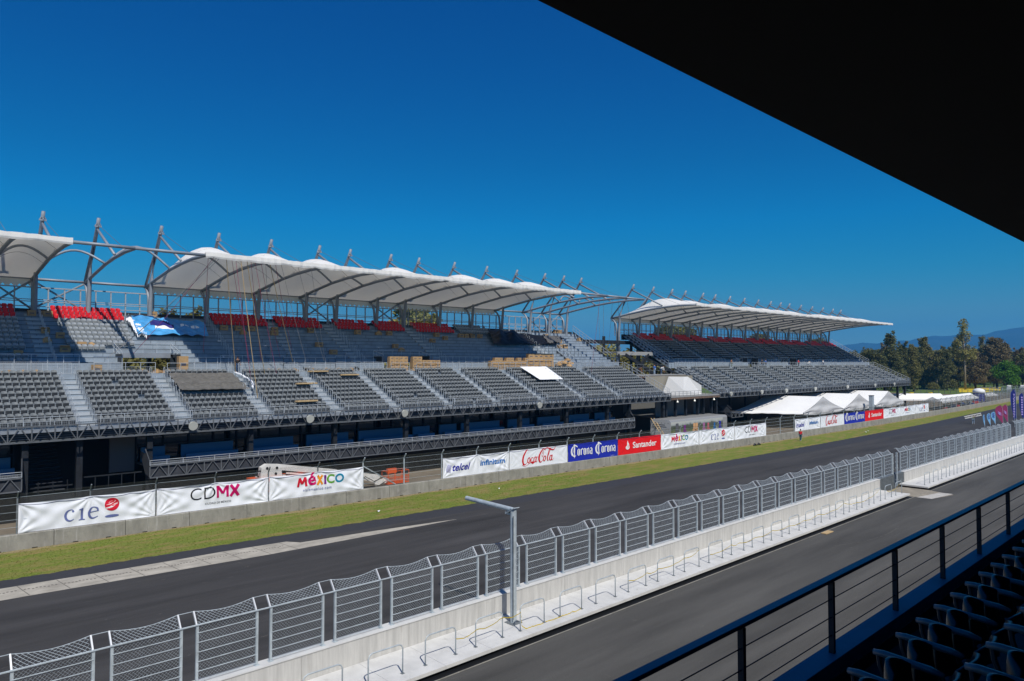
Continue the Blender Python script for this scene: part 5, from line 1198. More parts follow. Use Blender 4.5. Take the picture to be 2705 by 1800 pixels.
def pchair(y,s,m_):
    b=MB(); X=tx1+.02
    b.quad((X,y-.35*s,1.85),(X,y+.35*s,1.85),(X,y+.30*s,1.85+.95*s),(X,y-.30*s,1.85+.95*s)); b.quad((X+.002,y-.5*s,1.55),(X+.002,y+.6*s,1.5),(X+.002,y+.6*s,1.75),(X+.002,y-.5*s,1.86)); b.quad((X+.003,y-.45*s,1.3),(X+.003,y-.3*s,1.3),(X+.003,y-.3*s,1.6),(X+.003,y-.45*s,1.6)); b.quad((X+.003,y+.4*s,1.3),(X+.003,y+.55*s,1.3),(X+.003,y+.55*s,1.6),(X+.003,y+.4*s,1.6))
    b.build('printed_chair',m_,mu)
pchair(92.8,1.2,mat('print_grey',(.10,.10,.11),.6)); pchair(94.9,.8,'purple_ink'); pchair(97.6,1.0,mat('print_peach',(.60,.34,.16),.6)); pchair(98.3,1.0,'print_peach'); pchair(100.4,.9,mat('print_violet',(.35,.14,.30),.6)); pchair(101.7,.8,mat('print_rose',(.50,.12,.14),.6)); pchair(103.6,.7,'bright_blue_ink'); pchair(105.3,.9,'telecom_blue')
b=MB()
for k,(ww_,zz) in enumerate([(2.3,2.75),(2.6,2.45),(1.9,2.2)]): b.box((tx0+.4,ty0-.012,zz),(tx0+.4+ww_,ty0-.004,zz+.09))
for q in range(6): b.box((tx0+.35+q*.58,ty0-.02,3.05),(tx0+.45+q*.58,ty0-.004,3.12))
b.build('front_print','black_ink',body)
for yy in (104.4,105.5):
    for xx in (tx0+.15,tx1-.40): b=MB(); b.path([(xx,yy,.5),(xx+.28,yy,.5)],.5,18); w1=b.build('wheel',mat('tyre_rubber',(.02,.02,.02),.9),t); b=MB(); b.path([(xx-.01,yy,.5),(xx+.30,yy,.5)],.24,12); b.build('rim','galvanised_steel',w1)
b=MB(); b.box((tx0+1.2,ty0+.8,.2),(tx1-1.2,ty0+1.0,1.15)); b.box((tx0+.3,ty0,.95),(tx1-.3,ty1,1.14)); b.build('chassis','dark_painted_steel',t)
# boom lift
t=thing('boom_lift','white boom lift with an orange basket lowered behind the bare fence stretch','boom lift',(-61,32,0))
b=MB(); b.box((-62.2,25.9,.5),(-60.0,30.8,1.15)); b.build('chassis','orange_machine_paint',t)
b=MB(); b.box((-61.9,26.0,1.15),(-60.3,30.4,2.0)); b.box((-61.6,26.0,2.0),(-60.5,28.4,2.3)); b.build('turret','white_machine_paint',t); b=MB(); b.box((-61.95,25.4,1.95),(-60.2,30.6,2.22)); b.build('orange_cover','orange_machine_paint',t)
b=MB(); b.add([(-60.4,26.0,2.2),(-60.4,28.0,2.2),(-60.4,27.9,3.3),(-60.4,26.6,3.45),(-60.4,26.1,3.2),(-61.0,26.0,2.2),(-61.0,28.0,2.2),(-61.0,27.9,3.3),(-61.0,26.6,3.45),(-61.0,26.1,3.2)],[(0,1,2,3,4),(9,8,7,6,5),(0,5,6,1),(1,6,7,2),(2,7,8,3),(3,8,9,4),(4,9,5,0)]); hd=b.build('boom_head','white_machine_paint',t)
b=MB()
for yy,zz in ((26.6,3.1),(27.5,3.05),(27.4,2.55)): b.path([(-60.41,yy,zz),(-60.36,yy,zz)],.12,10)
b.path([(-60.5,25.9,2.4),(-60.5,25.6,2.6),(-60.5,25.7,2.9),(-60.5,26.1,2.9)],.06,6); b.build('pivot_pin','dark_painted_steel',hd)
b=MB(); b.bar((-60.7,27.6,3.1),(-60.7,33.5,2.0),.42,.5); b.bar((-60.7,33.5,2.0),(-60.7,38.3,1.05),.32,.36); b.bar((-60.7,28.5,2.45),(-60.7,31.5,2.05),.2,.16,); b.build('boom','white_machine_paint',t)
b=MB(); b.bar((-60.7,36.6,1.1),(-60.7,38.6,.55),.3,.42); b.bar((-60.4,37.6,.45),(-60.4,39.2,.7),.12,.5); b.build('jib','white_machine_paint',t)
b=MB(); b.path([(-60.4,36.5,1.3),(-60.3,37.5,.7),(-60.4,38.6,1.0)],.04,5); b.path([(-60.4,36.5,.6),(-60.2,38.0,.25),(-60.4,39.0,.6)],.04,5); b.build('hose','black_panel',t)
b=MB(); y0_,y1_,x0_,x1_=38.9,41.4,-61.1,-60.0; z0_=.25
b.box((x0_,y0_,z0_),(x1_,y1_,z0_+.06))
for yy in (y0_,y0_+.8,y0_+1.6,y1_):
    for xx in (x0_,x1_): b.bar((xx,yy,z0_),(xx,yy,z0_+1.25),.035,.035)
for zz in (.35,.7,1.25):
    for xx in (x0_,x1_): b.bar((xx,y0_,z0_+zz),(xx,y1_,z0_+zz),.045,.045)
    for yy in (y0_,y1_): b.bar((x0_,yy,z0_+zz),(x1_,yy,z0_+zz),.045,.045)
[b.bar((x1_,y0_+q*.12,z0_+.05),(x1_,y0_+q*.12,z0_+.7),.02,.03) for q in range(1,21)]; bk=b.build('basket','orange_machine_paint',t)
b=MB(); b.box((-60.3,38.9,1.35),(-59.95,39.9,1.80)); b.build('control_box','orange_machine_paint',bk)
for yy in (26.7,30.1):
    for xx in (-62.35,-60.2): b=MB(); b.path([(xx,yy,.5),(xx+.35,yy,.5)],.5,16); b.build('wheel','tyre_rubber',t)
t=thing('ladder','wooden ladder leaning up into the dark stand behind the nearer red banner','ladder',(-61.6,86.6,0))
b=MB()
P0,P1=Vector((-60.0,87.7,0)),Vector((-65.8,91.4,3.7)); off=Vector((.12,.22,0)); b.bar(P0-off,P1-off,.09,.05); b.bar(P0+off,P1+off,.09,.05); b.build('side_rail','pale_timber',t)
b=MB()
for k in range(1,14): p=P0.lerp(P1,k/14); b.bar(p-off,p+off,.06,.06)
b.build('rung','pale_timber',t,kind=None)
# ------------------------------------------------------------------ people
def person(name_label,loc,rz,shirt,trous,pose='walk',s=1.0,hat=None,props=None):
    """one continuous skin body; shirt, trousers, shoes and hair as children following it"""
    H={'walk':dict(lk=(.02,.16,.50),la=(-.05,.34,.07),rk=(.10,-.02,.50),ra=(-.02,-.30,.10),le=(.0,-.22,1.12),lh=(.08,-.30,.86),re=(0,.24,1.12),rh=(.16,.30,.90),lean=0),
       'stand':dict(lk=(.03,.11,.50),la=(0,.12,.07),rk=(.03,-.11,.50),ra=(0,-.12,.07),le=(.0,-.27,1.12),lh=(.08,-.28,.86),re=(0,.27,1.12),rh=(.10,.28,.88),lean=0),
       'carry':dict(lk=(.02,.12,.50),la=(-.10,.13,.07),rk=(.12,-.10,.50),ra=(.10,-.11,.08),le=(.05,-.30,1.25),lh=(.12,-.34,1.50),re=(.05,.30,1.25),rh=(.12,.34,1.50),lean=.05),
       'bend':dict(lk=(.10,.14,.46),la=(0,.15,.07),rk=(.10,-.14,.46),ra=(0,-.15,.07),le=(.55,-.22,.70),lh=(.62,-.18,.44),re=(.55,.22,.70),rh=(.62,.14,.44),lean=.45)}[pose]
    ln=H['lean']; ch=lambda z:(ln*(z-.95)/.5,0,z-(ln*.35 if z>1 else 0)*(z-.95)/.5)
    V=[(0,0,.95),ch(1.12),ch(1.38),ch(1.50),ch(1.62),ch(1.72)]
    V[4]=(V[4][0]+.02,0,V[4][2])
    E=[(0,1),(1,2),(2,3),(3,4),(4,5)]; Rr=[.125,.12,.135,.055,.085,.07]
    def add(p,r,to): V.append(p); Rr.append(r); E.append((to,len(V)-1)); return len(V)-1
    sh=V[2]
    for sd,el,hd in ((-1,H['le'],H['lh']),(1,H['re'],H['rh'])):
        a=add((sh[0],.19*sd,sh[2]+.02),.062,2); e=add((el[0],el[1],el[2]),.043,a); h=add((hd[0],hd[1],hd[2]),.030,e)
        d=(Vector(hd)-Vector(el)).normalized(); pl=add(tuple(Vector(hd)+d*.07),.036,h)
        for q in (-1,0,1): add(tuple(Vector(hd)+d*.16+Vector((.018*q,0.006*q,0))),.010,pl)
        add(tuple(Vector(hd)+d*.09+Vector((.045,-.01*sd,0))),.011,pl)
    for sd,kn,an in ((1,H['lk'],H['la']),(-1,H['rk'],H['ra'])):
        a=add((0,.10*sd,.90),.095,0); k=add((kn[0],.11*sd,kn[2]) if pose=='walk' else kn,.062,a); 
        aa=(an[0],.11*sd,an[2]) if pose=='walk' else an
        if pose=='walk': aa=(aa[0]+(.22 if sd>0 else -.26),aa[1],aa[2]); V[k]=(.10 if sd>0 else .02,.11*sd,.5)
        f=add(aa,.042,k); add((aa[0]+.17,aa[1],max(.035,aa[2]-.03)),.035,f)
    root=thing('person',name_label,'person',loc); root.rotation_euler=(0,0,rz); root.scale=(s,s,s)
    def skin(nm,idx,scale,mt,cut=None,sub=2):
        me=bpy.data.meshes.new(nm); mp={i:k for k,i in enumerate(idx)}; me.from_pydata([V[i] for i in idx],[(mp[a],mp[c]) for a,c in E if a in mp and c in mp],[]); ob=bpy.data.objects.new(nm,me); COL.objects.link(ob)
        ob.modifiers.new('s','SKIN'); sb=ob.modifiers.new('u','SUBSURF'); sb.levels=sub; sb.render_levels=sub
        for k,i in enumerate(idx): r=Rr[i]*scale+(.012 if scale>1 else 0); me.skin_vertices[0].data[k].radius=(r,r*(1.25 if i in (0,1,2) else 1)); me.skin_vertices[0].data[k].use_root=(k==0)
        dg=bpy.context.evaluated_depsgraph_get(); dg.update(); m2=bpy.data.meshes.new_from_object(ob.evaluated_get(dg)); bpy.data.objects.remove(ob)
        m2.materials.clear(); m2.materials.append(mt); o2=bpy.data.objects.new(nm,m2); COL.objects.link(o2); o2.parent=root; WL[o2.name]=tuple(loc)
        for p in m2.polygons: p.use_smooth=True
        return o2
    n_=len(V); skin('body',list(range(n_)),1,M['skin'])
    # indices: 6.. arms of 7 nodes + thumb=8 each
    arms=[6,6+7+0]; 
    ia=[i for i in range(n_)]
    la0=6; la=[la0,la0+1]; ra0=6+8; 
    # locate shoulder/elbow nodes by construction order: shoulder, elbow, wrist, palm, 3 fingers, thumb
    la=[6,7]; ra=[14,15]; lg=[22,23,24]; rg=[26,27,28]
    skin('shirt',[1,0,2]+la+ra,1.12,shirt); skin('trousers',[0]+lg+rg,1.12,trous)
    b=MB(); hx,_,hz=V[4]; hz+=.05
    for i in range(7):
        for j in range(12):
            th=math.pi*.62*i/6; ph=2*math.pi*j/12; b.v.append((loc[0]+hx-.015+.105*math.sin(th)*math.cos(ph),loc[1]+.095*math.sin(th)*math.sin(ph),loc[2]+hz+.02+.115*math.cos(th)))
    for i in range(6):
        for j in range(12): b.f.append((i*12+j,(i+1)*12+j,(i+1)*12+(j+1)%12,i*12+(j+1)%12)); b.m.append(0)
    b.build('hair' if hat is None else 'hard_hat',M['hair'] if hat is None else hat,root,smooth=True)
    b=MB(); b.path([(loc[0]+hx+.085,loc[1],loc[2]+hz-.01),(loc[0]+hx+.115,loc[1],loc[2]+hz-.045)],[.012,.02],6)
    b.build('nose',M['skin'],root)
    b=MB()
    for yy in (-.032,.032): b.box((loc[0]+hx+.078,loc[1]+yy-.012,loc[2]+hz-.005),(loc[0]+hx+.092,loc[1]+yy+.012,loc[2]+hz+.006))
    b.box((loc[0]+hx+.075,loc[1]-.025,loc[2]+hz-.085),(loc[0]+hx+.09,loc[1]+.025,loc[2]+hz-.075)); b.build('face_features',M['hair'],root,kind=None)
    b=MB()
    for q in (25,29) : 
        p=V[q]; f=V[q-1]; b.path([(loc[0]+f[0]-.06,loc[1]+f[1],loc[2]+.035+max(0,f[2]-.07)),(loc[0]+f[0]+.06,loc[1]+f[1],loc[2]+.045+max(0,f[2]-.07)),(loc[0]+p[0]+.03,loc[1]+p[1],loc[2]+.03+max(0,f[2]-.07))],[.05,.052,.035],7)
    b.build('shoes',mat('pale_shoes',(.5,.5,.5),.7),root,smooth=True)
    return root
C_=lambda n,c:mat(n,c,.8)
red_s=C_('red_shirt',(.70,.02,.03)); teal_t=C_('teal_trousers',(.02,.10,.13)); blue_s=C_('blue_shirt',(.02,.12,.42)); white_s=C_('white_shirt',(.65,.66,.66)); jeans=C_('blue_jeans',(.06,.10,.18)); dark_s=C_('dark_shirt',(.02,.02,.025)); green_s=C_('olive_shirt',(.14,.17,.10)); brown_s=C_('brown_shirt',(.22,.10,.05)); lj=C_('pale_jeans',(.25,.33,.42))
person('man in a red shirt and teal trousers walking on the grass by the barrier',(-50.5,109.6,.01),R(95),red_s,teal_t,'walk',1.05)
person('man in a blue shirt and pale jeans standing on the open deck between grandstands',(-73.2,102.4,10.33),R(180),blue_s,lj,'stand',1.05)
person('worker in a white shirt bending over beside the man in blue',(-73.2,104.3,10.33),R(60),white_s,jeans,'bend',1.0)
person('worker crouching low behind the railing at the left of the open deck',(-73.0,97.6,10.33),R(20),brown_s,dark_s,'bend',.9)
person('person in dark clothes standing by the cross aisle rail right of the sunlit portal',(-74.9,29.6,11.41),R(0),dark_s,jeans,'stand',.95)
person('person in a white shirt under the long low tent',(-56.8,227,.01),R(40),white_s,dark_s,'stand')
person('person in a blue shirt under the long low tent',(-56.8,222,.01),R(-40),blue_s,jeans,'stand')
person('person in dark clothes at the left half of the long low tent',(-57.3,213,.01),R(0),dark_s,jeans,'stand')
person('person in blue trousers near the right end of the long low tent',(-56.6,240.5,.01),R(0),brown_s,blue_s,'stand')
person('lone person in black beside the barrier at far right',(-56.0,268,.01),R(0),dark_s,dark_s,'stand')
person('bare armed person by the farther stand cross aisle opening',(-74.9,131.5,11.41),R(0),brown_s,green_s,'stand')
person('person in a blue and white top on the farther stand cross aisle',(-74.9,146,11.41),R(0),blue_s,dark_s,'stand')
person('person in dark clothes beside the one in blue on the farther stand',(-74.9,144.4,11.41),R(0),dark_s,dark_s,'stand')
person('person in a red shirt on the farther stand cross aisle',(-74.9,162,11.41),R(0),red_s,dark_s,'stand')
person('person in white on the right part of the farther stand cross aisle',(-74.9,175.5,11.41),R(0),white_s,jeans,'stand')
person('person sitting low in pale clothes on the farther stand cross aisle',(-74.9,167.4,11.41),R(90),white_s,white_s,'bend',.9)
person('man in olive carrying white rails across his shoulders on the racetrack',(-40.4,165,.01),R(95),green_s,lj,'carry',1.05)
t=thing('rail_bundle','two long white ladder-like rails carried across the shoulders of a man on the track','rails',(-40.5,165,1.45))
b=MB(); dv=Vector((.66,.73,.20)).normalized()*1.75; c0=Vector((-40.5,164.9,1.66))
for o_ in (Vector((0,0,.16)),Vector((.1,.1,-.22))): b.bar(c0-dv+o_,c0+dv+o_,.10,.12)
b.build('long_rail','white_machine_paint',t,kind=None)
b=MB()
for k in range(11): p=c0-dv+dv*2*(k+.5)/11; b.bar(p+Vector((0,0,.12)),p+Vector((.1,.1,-.18)),.05,.05)
b.build('rung','white_machine_paint',t,kind=None)
# ------------------------------------------------------------------ feather flags on the walkway side
def flag(x,y,h,w_,fm,label,mark,mm_,tall=False,zb=0):
    t=thing('feather_flag',label,'flag',(x,y,zb),'feather flags along the wall'); D=(-.68,-.73); NO=(.73,-.68)
    q_=lambda o,z,n=0:(x+D[0]*o+NO[0]*n,y+D[1]*o+NO[1]*n,z)
    MB().path([q_(0,zb),q_(0,zb+h*.7),q_(.05*w_,zb+h*.9),q_(.40*w_,zb+h)],[.035,.03,.025,.012],6).build('flag_pole','galvanised_steel',t)
    b=MB(); n=20
    for i in range(n+1):
        f=i/n; z=zb+h*(.22+.78*f)
        prof=(math.sin(math.pi*min(1,f*.66+.03))**1.4 if not tall else .45+.55*math.sin(math.pi*min(1,f*.75)))
        wd=w_*prof*(1 if f<.84 else max(.05,math.sqrt(max(0,1-((f-.84)/.16)**2)))); st=.35*w_*max(0,(f-.85)/.15)**2*.9
        b.v+= [q_(st,z,.02),q_(st+(wd)*.5,z,.05*math.sin(f*6)),q_(max(st+.01,wd),z,.05*math.sin(f*5+1))]
    for i in range(n):
        for j in range(2): o=i*3+j; b.f.append((o,o+1,o+4,o+3)); b.m.append(0)
    c=b.build('flag_cloth',fm,t,smooth=True); b=MB()
    if mark=='stripes':
        for k in range(3): z=zb+h*(.62+.10*k); b.add([q_(.2*w_,z,.09),q_(.75*w_,z+.06*h,.09),q_(.75*w_,z+.10*h,.09),q_(.2*w_,z+.04*h,.09)],[(0,1,2,3)])
    elif mark=='emblem':
        z=zb+h*.72
        for k in range(3): b.add([q_(.15*w_,z-.05*h-.04*k*h,.09+.002*k),q_(.5*w_,z+.0*h-.04*k*h,.09+.002*k),q_(.8*w_,z+.06*h-.04*k*h,.09+.002*k),q_(.5*w_,z-.03*h-.04*k*h,.09+.002*k)],[(0,1,2,3)])
    else:
        for k in range(8): z=zb+h*(.30+.075*k); b.quad(q_(.3*w_,z,.09),q_(.62*w_,z,.09),q_(.62*w_,z+.045*h,.09),q_(.3*w_,z+.045*h,.09))
    b.build('flag_mark',mm_,c)
lb=C_('light_blue_flag',(.18,.42,.68)); mar=C_('maroon_flag',(.24,.03,.10)); nv=C_('navy_flag',(.01,.02,.16)); lil=C_('lilac_print',(.38,.30,.68))
flag(-35.2,151.1,2.95,.30,lb,'small light blue feather flag, leftmost of the three','stripes','telecom_blue',False)
flag(-35.2,154.9,3.0,.60,lb,'small light blue feather flag in the middle of the three','stripes','telecom_blue')
flag(-35.2,158.5,3.1,.80,lb,'small light blue feather flag, rightmost of the three','stripes','telecom_blue')
flag(-33.0,153.9,4.6,1.35,mar,'left maroon feather flag with a lilac emblem','emblem',lil)
flag(-33.0,157.5,4.6,1.05,mar,'right maroon feather flag with a lilac emblem','emblem',lil)
flag(-33.0,162.6,6.4,.42,nv,'narrow navy feather flag left of the wide one','letters',lil,True)
flag(-33.0,164.1,7.3,1.05,nv,'wide tall navy feather flag with lilac lettering','letters',lil,True)
flag(-33.0,170.6,6.4,1.0,nv,'navy feather flag cut by the right edge of the photo','letters',lil,True)
# ------------------------------------------------------------------ trees
TM={}
def leafmat(nm,c): 
    m=mat(nm,c,.8,0,.42,.55,trans=.28,spec=.12,detail=3); return m
LM={'dark':leafmat('casuarina_foliage',(.14,.145,.055)),'mid':leafmat('olive_foliage',(.19,.18,.06)),'euc':leafmat('eucalyptus_foliage',(.30,.28,.09)),'bright':leafmat('bright_foliage',(.10,.22,.025)),'brown':leafmat('brownish_foliage',(.19,.155,.08))}
bark=mat('pale_bark',(.30,.26,.21),.9,0,.25,1.5); barkd=mat('dark_bark',(.06,.045,.035),.9,0,.3,2)
def tree_mesh(kind,seed):
    rr=random.Random(seed); tr=MB(); lf=MB()
    if kind=='con':     # ragged conical crown reaching low
        H=20; blobs=[]
        for k in range(46):
            f=rr.random()**.9; z=1.8+f*18; rad=4.9*(1-f)**.65*(.5+.6*rr.random())+.5; a=rr.random()*6.28; blobs.append((rad*math.cos(a)*.75,rad*math.sin(a)*.75,z,1.1+1.5*(1-f)*rr.random()+.3))
        tops=[(rr.uniform(-1.5,1.5),rr.uniform(-1.5,1.5),19+rr.random()*2.5,.7) for _ in range(5)]; blobs+=tops; leaf=.42; npb=125
        tr.path([(0,0,0),(.2,.1,8),(0,0,15),(.1,0,20)],[.45,.32,.18,.05],7)
    elif kind=='euc':
        blobs=[]
        for k in range(34):
            f=rr.random(); z=13+f*17; rad=(3.8 if f<.6 else 2.0)*math.sqrt(rr.random())*(1.15 if f<.45 else .9); a=rr.random()*6.28; blobs.append((rad*math.cos(a),rad*math.sin(a),z,1.0+rr.random()*.9))
        leaf=.42; npb=110; tr.path([(0,0,0),(.1,0,12),(.3,.1,22),(.1,0,29)],[.50,.36,.2,.06],8)
        for k in range(7): a=rr.random()*6.28; z=12+k*2; tr.path([(.1,0,z),(1.8*math.cos(a),1.8*math.sin(a),z+2.2),(3*math.cos(a),3*math.sin(a),z+3.6)],[.15,.09,.03],5)
    elif kind=='round':
        blobs=[]
        for k in range(38):
            a=rr.random()*6.28; e=rr.uniform(-.3,1); r=math.sqrt(max(0,1-min(1,e*e)))*4.6*(.55+.5*rr.random()); blobs.append((r*math.cos(a),r*math.sin(a),5.2+4.6*e,1.2+rr.random()*1.0))
        leaf=.38; npb=95; tr.path([(0,0,0),(.1,0,3),(0,.2,7)],[.4,.3,.1],7)
        for k in range(6): a=k*1.05; tr.path([(0,0,2.5),(1.6*math.cos(a),1.6*math.sin(a),5),(3*math.cos(a),3*math.sin(a),7)],[.2,.1,.04],5)
    else:               # broad dark crown on a bare trunk
        blobs=[]
        for k in range(44):
            a=rr.random()*6.28; f=rr.random(); z=3.6+f*16.2; rad=6.4*math.sin(math.pi*(.16+.76*f))**.7*math.sqrt(rr.random()); blobs.append((rad*math.cos(a),rad*math.sin(a),z,1.3+rr.random()*1.2))
        leaf=.48; npb=120; tr.path([(0,0,0),(.3,.1,6),(.1,0,12),(.2,0,18)],[.5,.4,.25,.08],7)
        for k in range(8): a=rr.random()*6.28; z=5+k*1.3; tr.path([(.2,0,z),(2.6*math.cos(a),2.6*math.sin(a),z+2.4),(4.6*math.cos(a),4.6*math.sin(a),z+4.2)],[.18,.10,.03],5)
    for bx_,by2,bz,br in blobs:
        st=1.25 if kind in('con','euc') else .85
        for q in range(int(npb*(br/1.6)**1.5)+10):
            # shell-biased points on an uneven clump
            d=Vector((rr.gauss(0,1),rr.gauss(0,1),rr.gauss(0,1))).normalized()*br*(rr.random()**.45); p=Vector((bx_+d.x,by2+d.y,bz+d.z*st)); u=Vector((rr.gauss(0,1),rr.gauss(0,1),rr.gauss(0,.6))).normalized()*leaf*rr.uniform(.5,1.25); v=u.cross(Vector((rr.gauss(0,1),rr.gauss(0,1),rr.gauss(0,1)))).normalized()*leaf*rr.uniform(.25,.6)
            lf.add([p-u,p+v,p+u,p-v],[(0,1,2,3)])
        if rr.random()<.5: tr.path([(0,0,max(1,bz-2.5)),(bx_*.6,by2*.6,bz-.7),(bx_,by2,bz)],[.10,.06,.02],4)
    return tr,lf
def tree(kind,seed,loc,s,leafm,barkm,label,sz=1.0,group='trees beyond the stands'):
    key=(kind,seed,leafm,barkm.name)
    t=thing('tree',label,'tree',loc,group); t.scale=(s,s,s*sz); t.rotation_euler=(0,0,(seed*1.7+loc[1]*.37)%6.28)
    if key not in TM:
        tr,lf=tree_mesh(kind,seed); a=tr.build('trunk',barkm,loc=(0,0,0),smooth=True); c=lf.build('crown',LM[leafm],loc=(0,0,0)); TM[key]=(a.data,c.data); bpy.data.objects.remove(a); bpy.data.objects.remove(c)
    for nm,me in zip(('trunk','crown'),TM[key]): o=bpy.data.objects.new(nm,me); COL.objects.link(o); o.parent=t; WL[o.name]=tuple(loc)
import mathutils
_R=Vector((math.cos(R(YAW)),math.sin(R(YAW)),0)); _F=Vector((-math.sin(R(YAW)),math.cos(R(YAW)),0))
def fieldpos(px_,dist):       # bearing of a survey point and its distance, into ground coordinates
    d=(_F+_R*((px_-1352.5)/1850)); return (d.x*dist,d.y*dist,0)
TR=[('broad',1,2300,290,.88,'dark',barkd,1.0,'dark bushy tree just right of the farther grandstand roof end'),
('con',2,2352,300,1.12,'dark',barkd,1.05,'tall ragged dark tree, highest of those left of the pale barked one'),
('con',3,2385,315,1.0,'dark',barkd,1.0,'dark conical tree right of the tallest ragged one'),
('con',4,2412,300,.92,'mid',barkd,1.0,'olive conical tree in the middle left of the wood'),
('con',5,2440,330,1.08,'mid',bark,1.05,'thin topped tree with bare twigs above its crown'),
('broad',6,2472,320,.95,'mid',bark,.95,'broad olive tree in the middle of the wood'),
('con',2,2500,310,.85,'dark',barkd,1.0,'shorter dark tree left of the pale barked one'),
('euc',7,2548,318,1.05,'euc',bark,1.0,'tallest pale green tree with a long bare whitish trunk'),
('broad',8,2530,345,.95,'mid',barkd,1.0,'broad tree behind the tall pale barked one'),
('broad',9,2575,330,.88,'brown',barkd,1.0,'brownish broad tree right of the tall pale barked one'),
('euc',10,2598,350,.82,'mid',bark,1.0,'slender light crowned tree between two big dark crowns'),
('broad',11,2632,335,1.1,'brown',barkd,1.05,'big round brown green tree near the right edge'),
('round',12,2660,300,1.05,'bright',barkd,1.15,'bright green rounded tree in front at right'),
('con',3,2690,340,.9,'brown',barkd,1.0,'brownish tree at the right edge of the photo'),
('broad',13,2712,320,.9,'dark',barkd,1.0,'dark tree cut off by the right edge of the photo'),
('con',4,2270,310,.62,'mid',barkd,1.0,'low olive tree against the end of the farther grandstand'),
('broad',6,2325,340,.8,'mid',barkd,1.0,'olive tree filling the gap behind the tall ragged one'),
('broad',1,2420,360,.85,'dark',barkd,1.0,'dark tree deep in the middle of the wood'),
('broad',9,2480,370,.85,'dark',barkd,1.0,'dark tree deep in the wood left of the pale trunk'),
('broad',13,2560,375,.85,'dark',barkd,1.0,'dark tree deep in the wood behind the pale trunk'),
('broad',8,2650,380,.9,'dark',barkd,1.0,'dark tree deep in the wood behind the bright green one'),
('round',14,2463,285,.42,'mid',bark,1.0,'small light green tree standing alone on the lawn before the wood')]
for q in range(12):
    px_=2275+q*38+random.uniform(-8,8); TR.append(('round',[12,14][q%2],px_,345+random.uniform(-8,20),.62+.2*random.random(),['dark','mid'][q%2],barkd,1.0,'%s low bush of the undergrowth from the left, between the trunks of the wood'%ordw(q+1)))
names=['left end','left third','left of the middle','middle','right of the middle','right third','right end']
for q in range(18):
    px_=2262+q*26+random.uniform(-5,5); TR.append((['broad','con'][q%2],[1,2,6,3,8,4,9][q%7],px_,375+22*(q%3),.92+.12*(q%4)/3,['dark','mid','dark','brown'][q%4],barkd,1.0,'%s tree of the back row at the %s of the wood'%(['dark','olive','dusky','brownish'][q%4],names[min(6,q*7//18)])))
for k,sd_,px_,ds,s_,lm,bm2,sz,lab in TR: tree(k,sd_,fieldpos(px_,ds),s_,lm,bm2,lab,sz)
# trees behind the stands, seen through portals and the wind screen
for k,sd_,x,y,s_,lm,lab in [('con',14,-112,34.6,.93,'mid','tree behind the wind screen above the blue tarpaulin'),('con',12,-112,37.6,.95,'mid','right companion of the tree above the blue tarpaulin'),
 ('round',12,-118,24,1.5,'bright','green tree seen through the left half of the sunlit portal'),('round',12,-117,17,1.5,'mid','tree glimpsed at the left edge of the sunlit portal'),('round',14,-122,27.5,1.5,'bright','green tree seen through the middle of the sunlit portal'),('round',12,-114,38,1.5,'mid','tree glimpsed at the right edge of the sunlit portal'),('round',14,-116,31,1.5,'mid','green tree seen through the right half of the sunlit portal'),('broad',11,-110,77,1.15,'euc','yellowish tree behind the wind screen over the fourth red seat block'),
 ('round',14,-105,66,.8,'bright','green tree seen through the narrow dark portal'),('broad',9,-112,163,1.1,'mid','olive tree behind the screen at the left of the farther stand'),('broad',11,-114,172,1.08,'mid','second olive tree behind the screen of the farther stand'),('broad',9,-112,214,1.05,'mid','tree behind the middle of the farther stand screen'),('broad',11,-112,255,1.0,'mid','tree behind the right part of the farther stand screen'),
 ('round',12,-100,113,1.2,'mid','tree seen through the steel link under the bridge'),('round',14,-100,120,.9,'bright','tree seen below the farther stand end stair'),('round',12,-106,127,1.55,'euc','yellow green tree under the bridge beside the farther stand'),('round',14,-108,137,1.5,'mid','tree low behind the farther stand end stair, right of the yellow green one'),('round',12,-104,106,1.05,'euc','yellow green tree seen over the link beside the end railing')]:
    tree(k,sd_,(x,y,0),s_,lm,barkd,lab,1.0,'trees behind the grandstands')
for (x,y,w1,l) in [(-92.5,292,9,'left yellow bench block on the lawn before the wood'),(-87.5,298,7,'right yellow bench block on the lawn before the wood')]:
    b=MB(); b.box((x,y,0),(x+.8,y+w1*.35,.9)); b.box((x-.5,y,0),(x-.1,y+w1*.35,.4)); b.build('yellow_bench',mat('yellow_paint',(.62,.42,.02),.6),loc=(x,y,0),label=l,category='bench')
t=thing('park_fence','low dark wire fence in front of the lawn and wood','fence',(-85,310,0))
b=MB(); A_,B_=Vector((-97,300,0)),Vector((-60,352,0))
for k in range(26): p=A_.lerp(B_,k/25); b.bar(p,p+Vector((0,0,1.7)),.14,.14)
for z in (.5,1.1,1.65): b.bar(A_+Vector((0,0,z)),B_+Vector((0,0,z)),.05,.05)
b.build('fence_frame','dark_truss_steel',t)
t=thing('far_fence','distant grey wire fence with bent post tops at the far bend','fence',(-61,322,0))
b=MB(); A_,B_=Vector((-71,300,0)),Vector((-55,345,0))
for k in range(20): p=A_.lerp(B_,k/19); b.bar(p,p+Vector((0,0,3.2)),.14,.14); b.bar(p+Vector((0,0,3.2)),p+Vector((.5,-.3,3.7)),.12,.12)
for z in (1.2,1.7,2.2,2.7,3.2): b.bar(A_+Vector((0,0,z)),B_+Vector((0,0,z)),.05,.05)
b.build('fence_frame','galvanised_steel',t); b=MB(); b.quad(tuple(A_),tuple(B_),tuple(B_+Vector((0,0,1.1))),tuple(A_+Vector((0,0,1.1)))); b.build('base_wall','old_grey_concrete',t)
t=thing('dome_canopy','small white dome on a dark blue drum beyond the long low tent','dome',(-62.5,262,0))
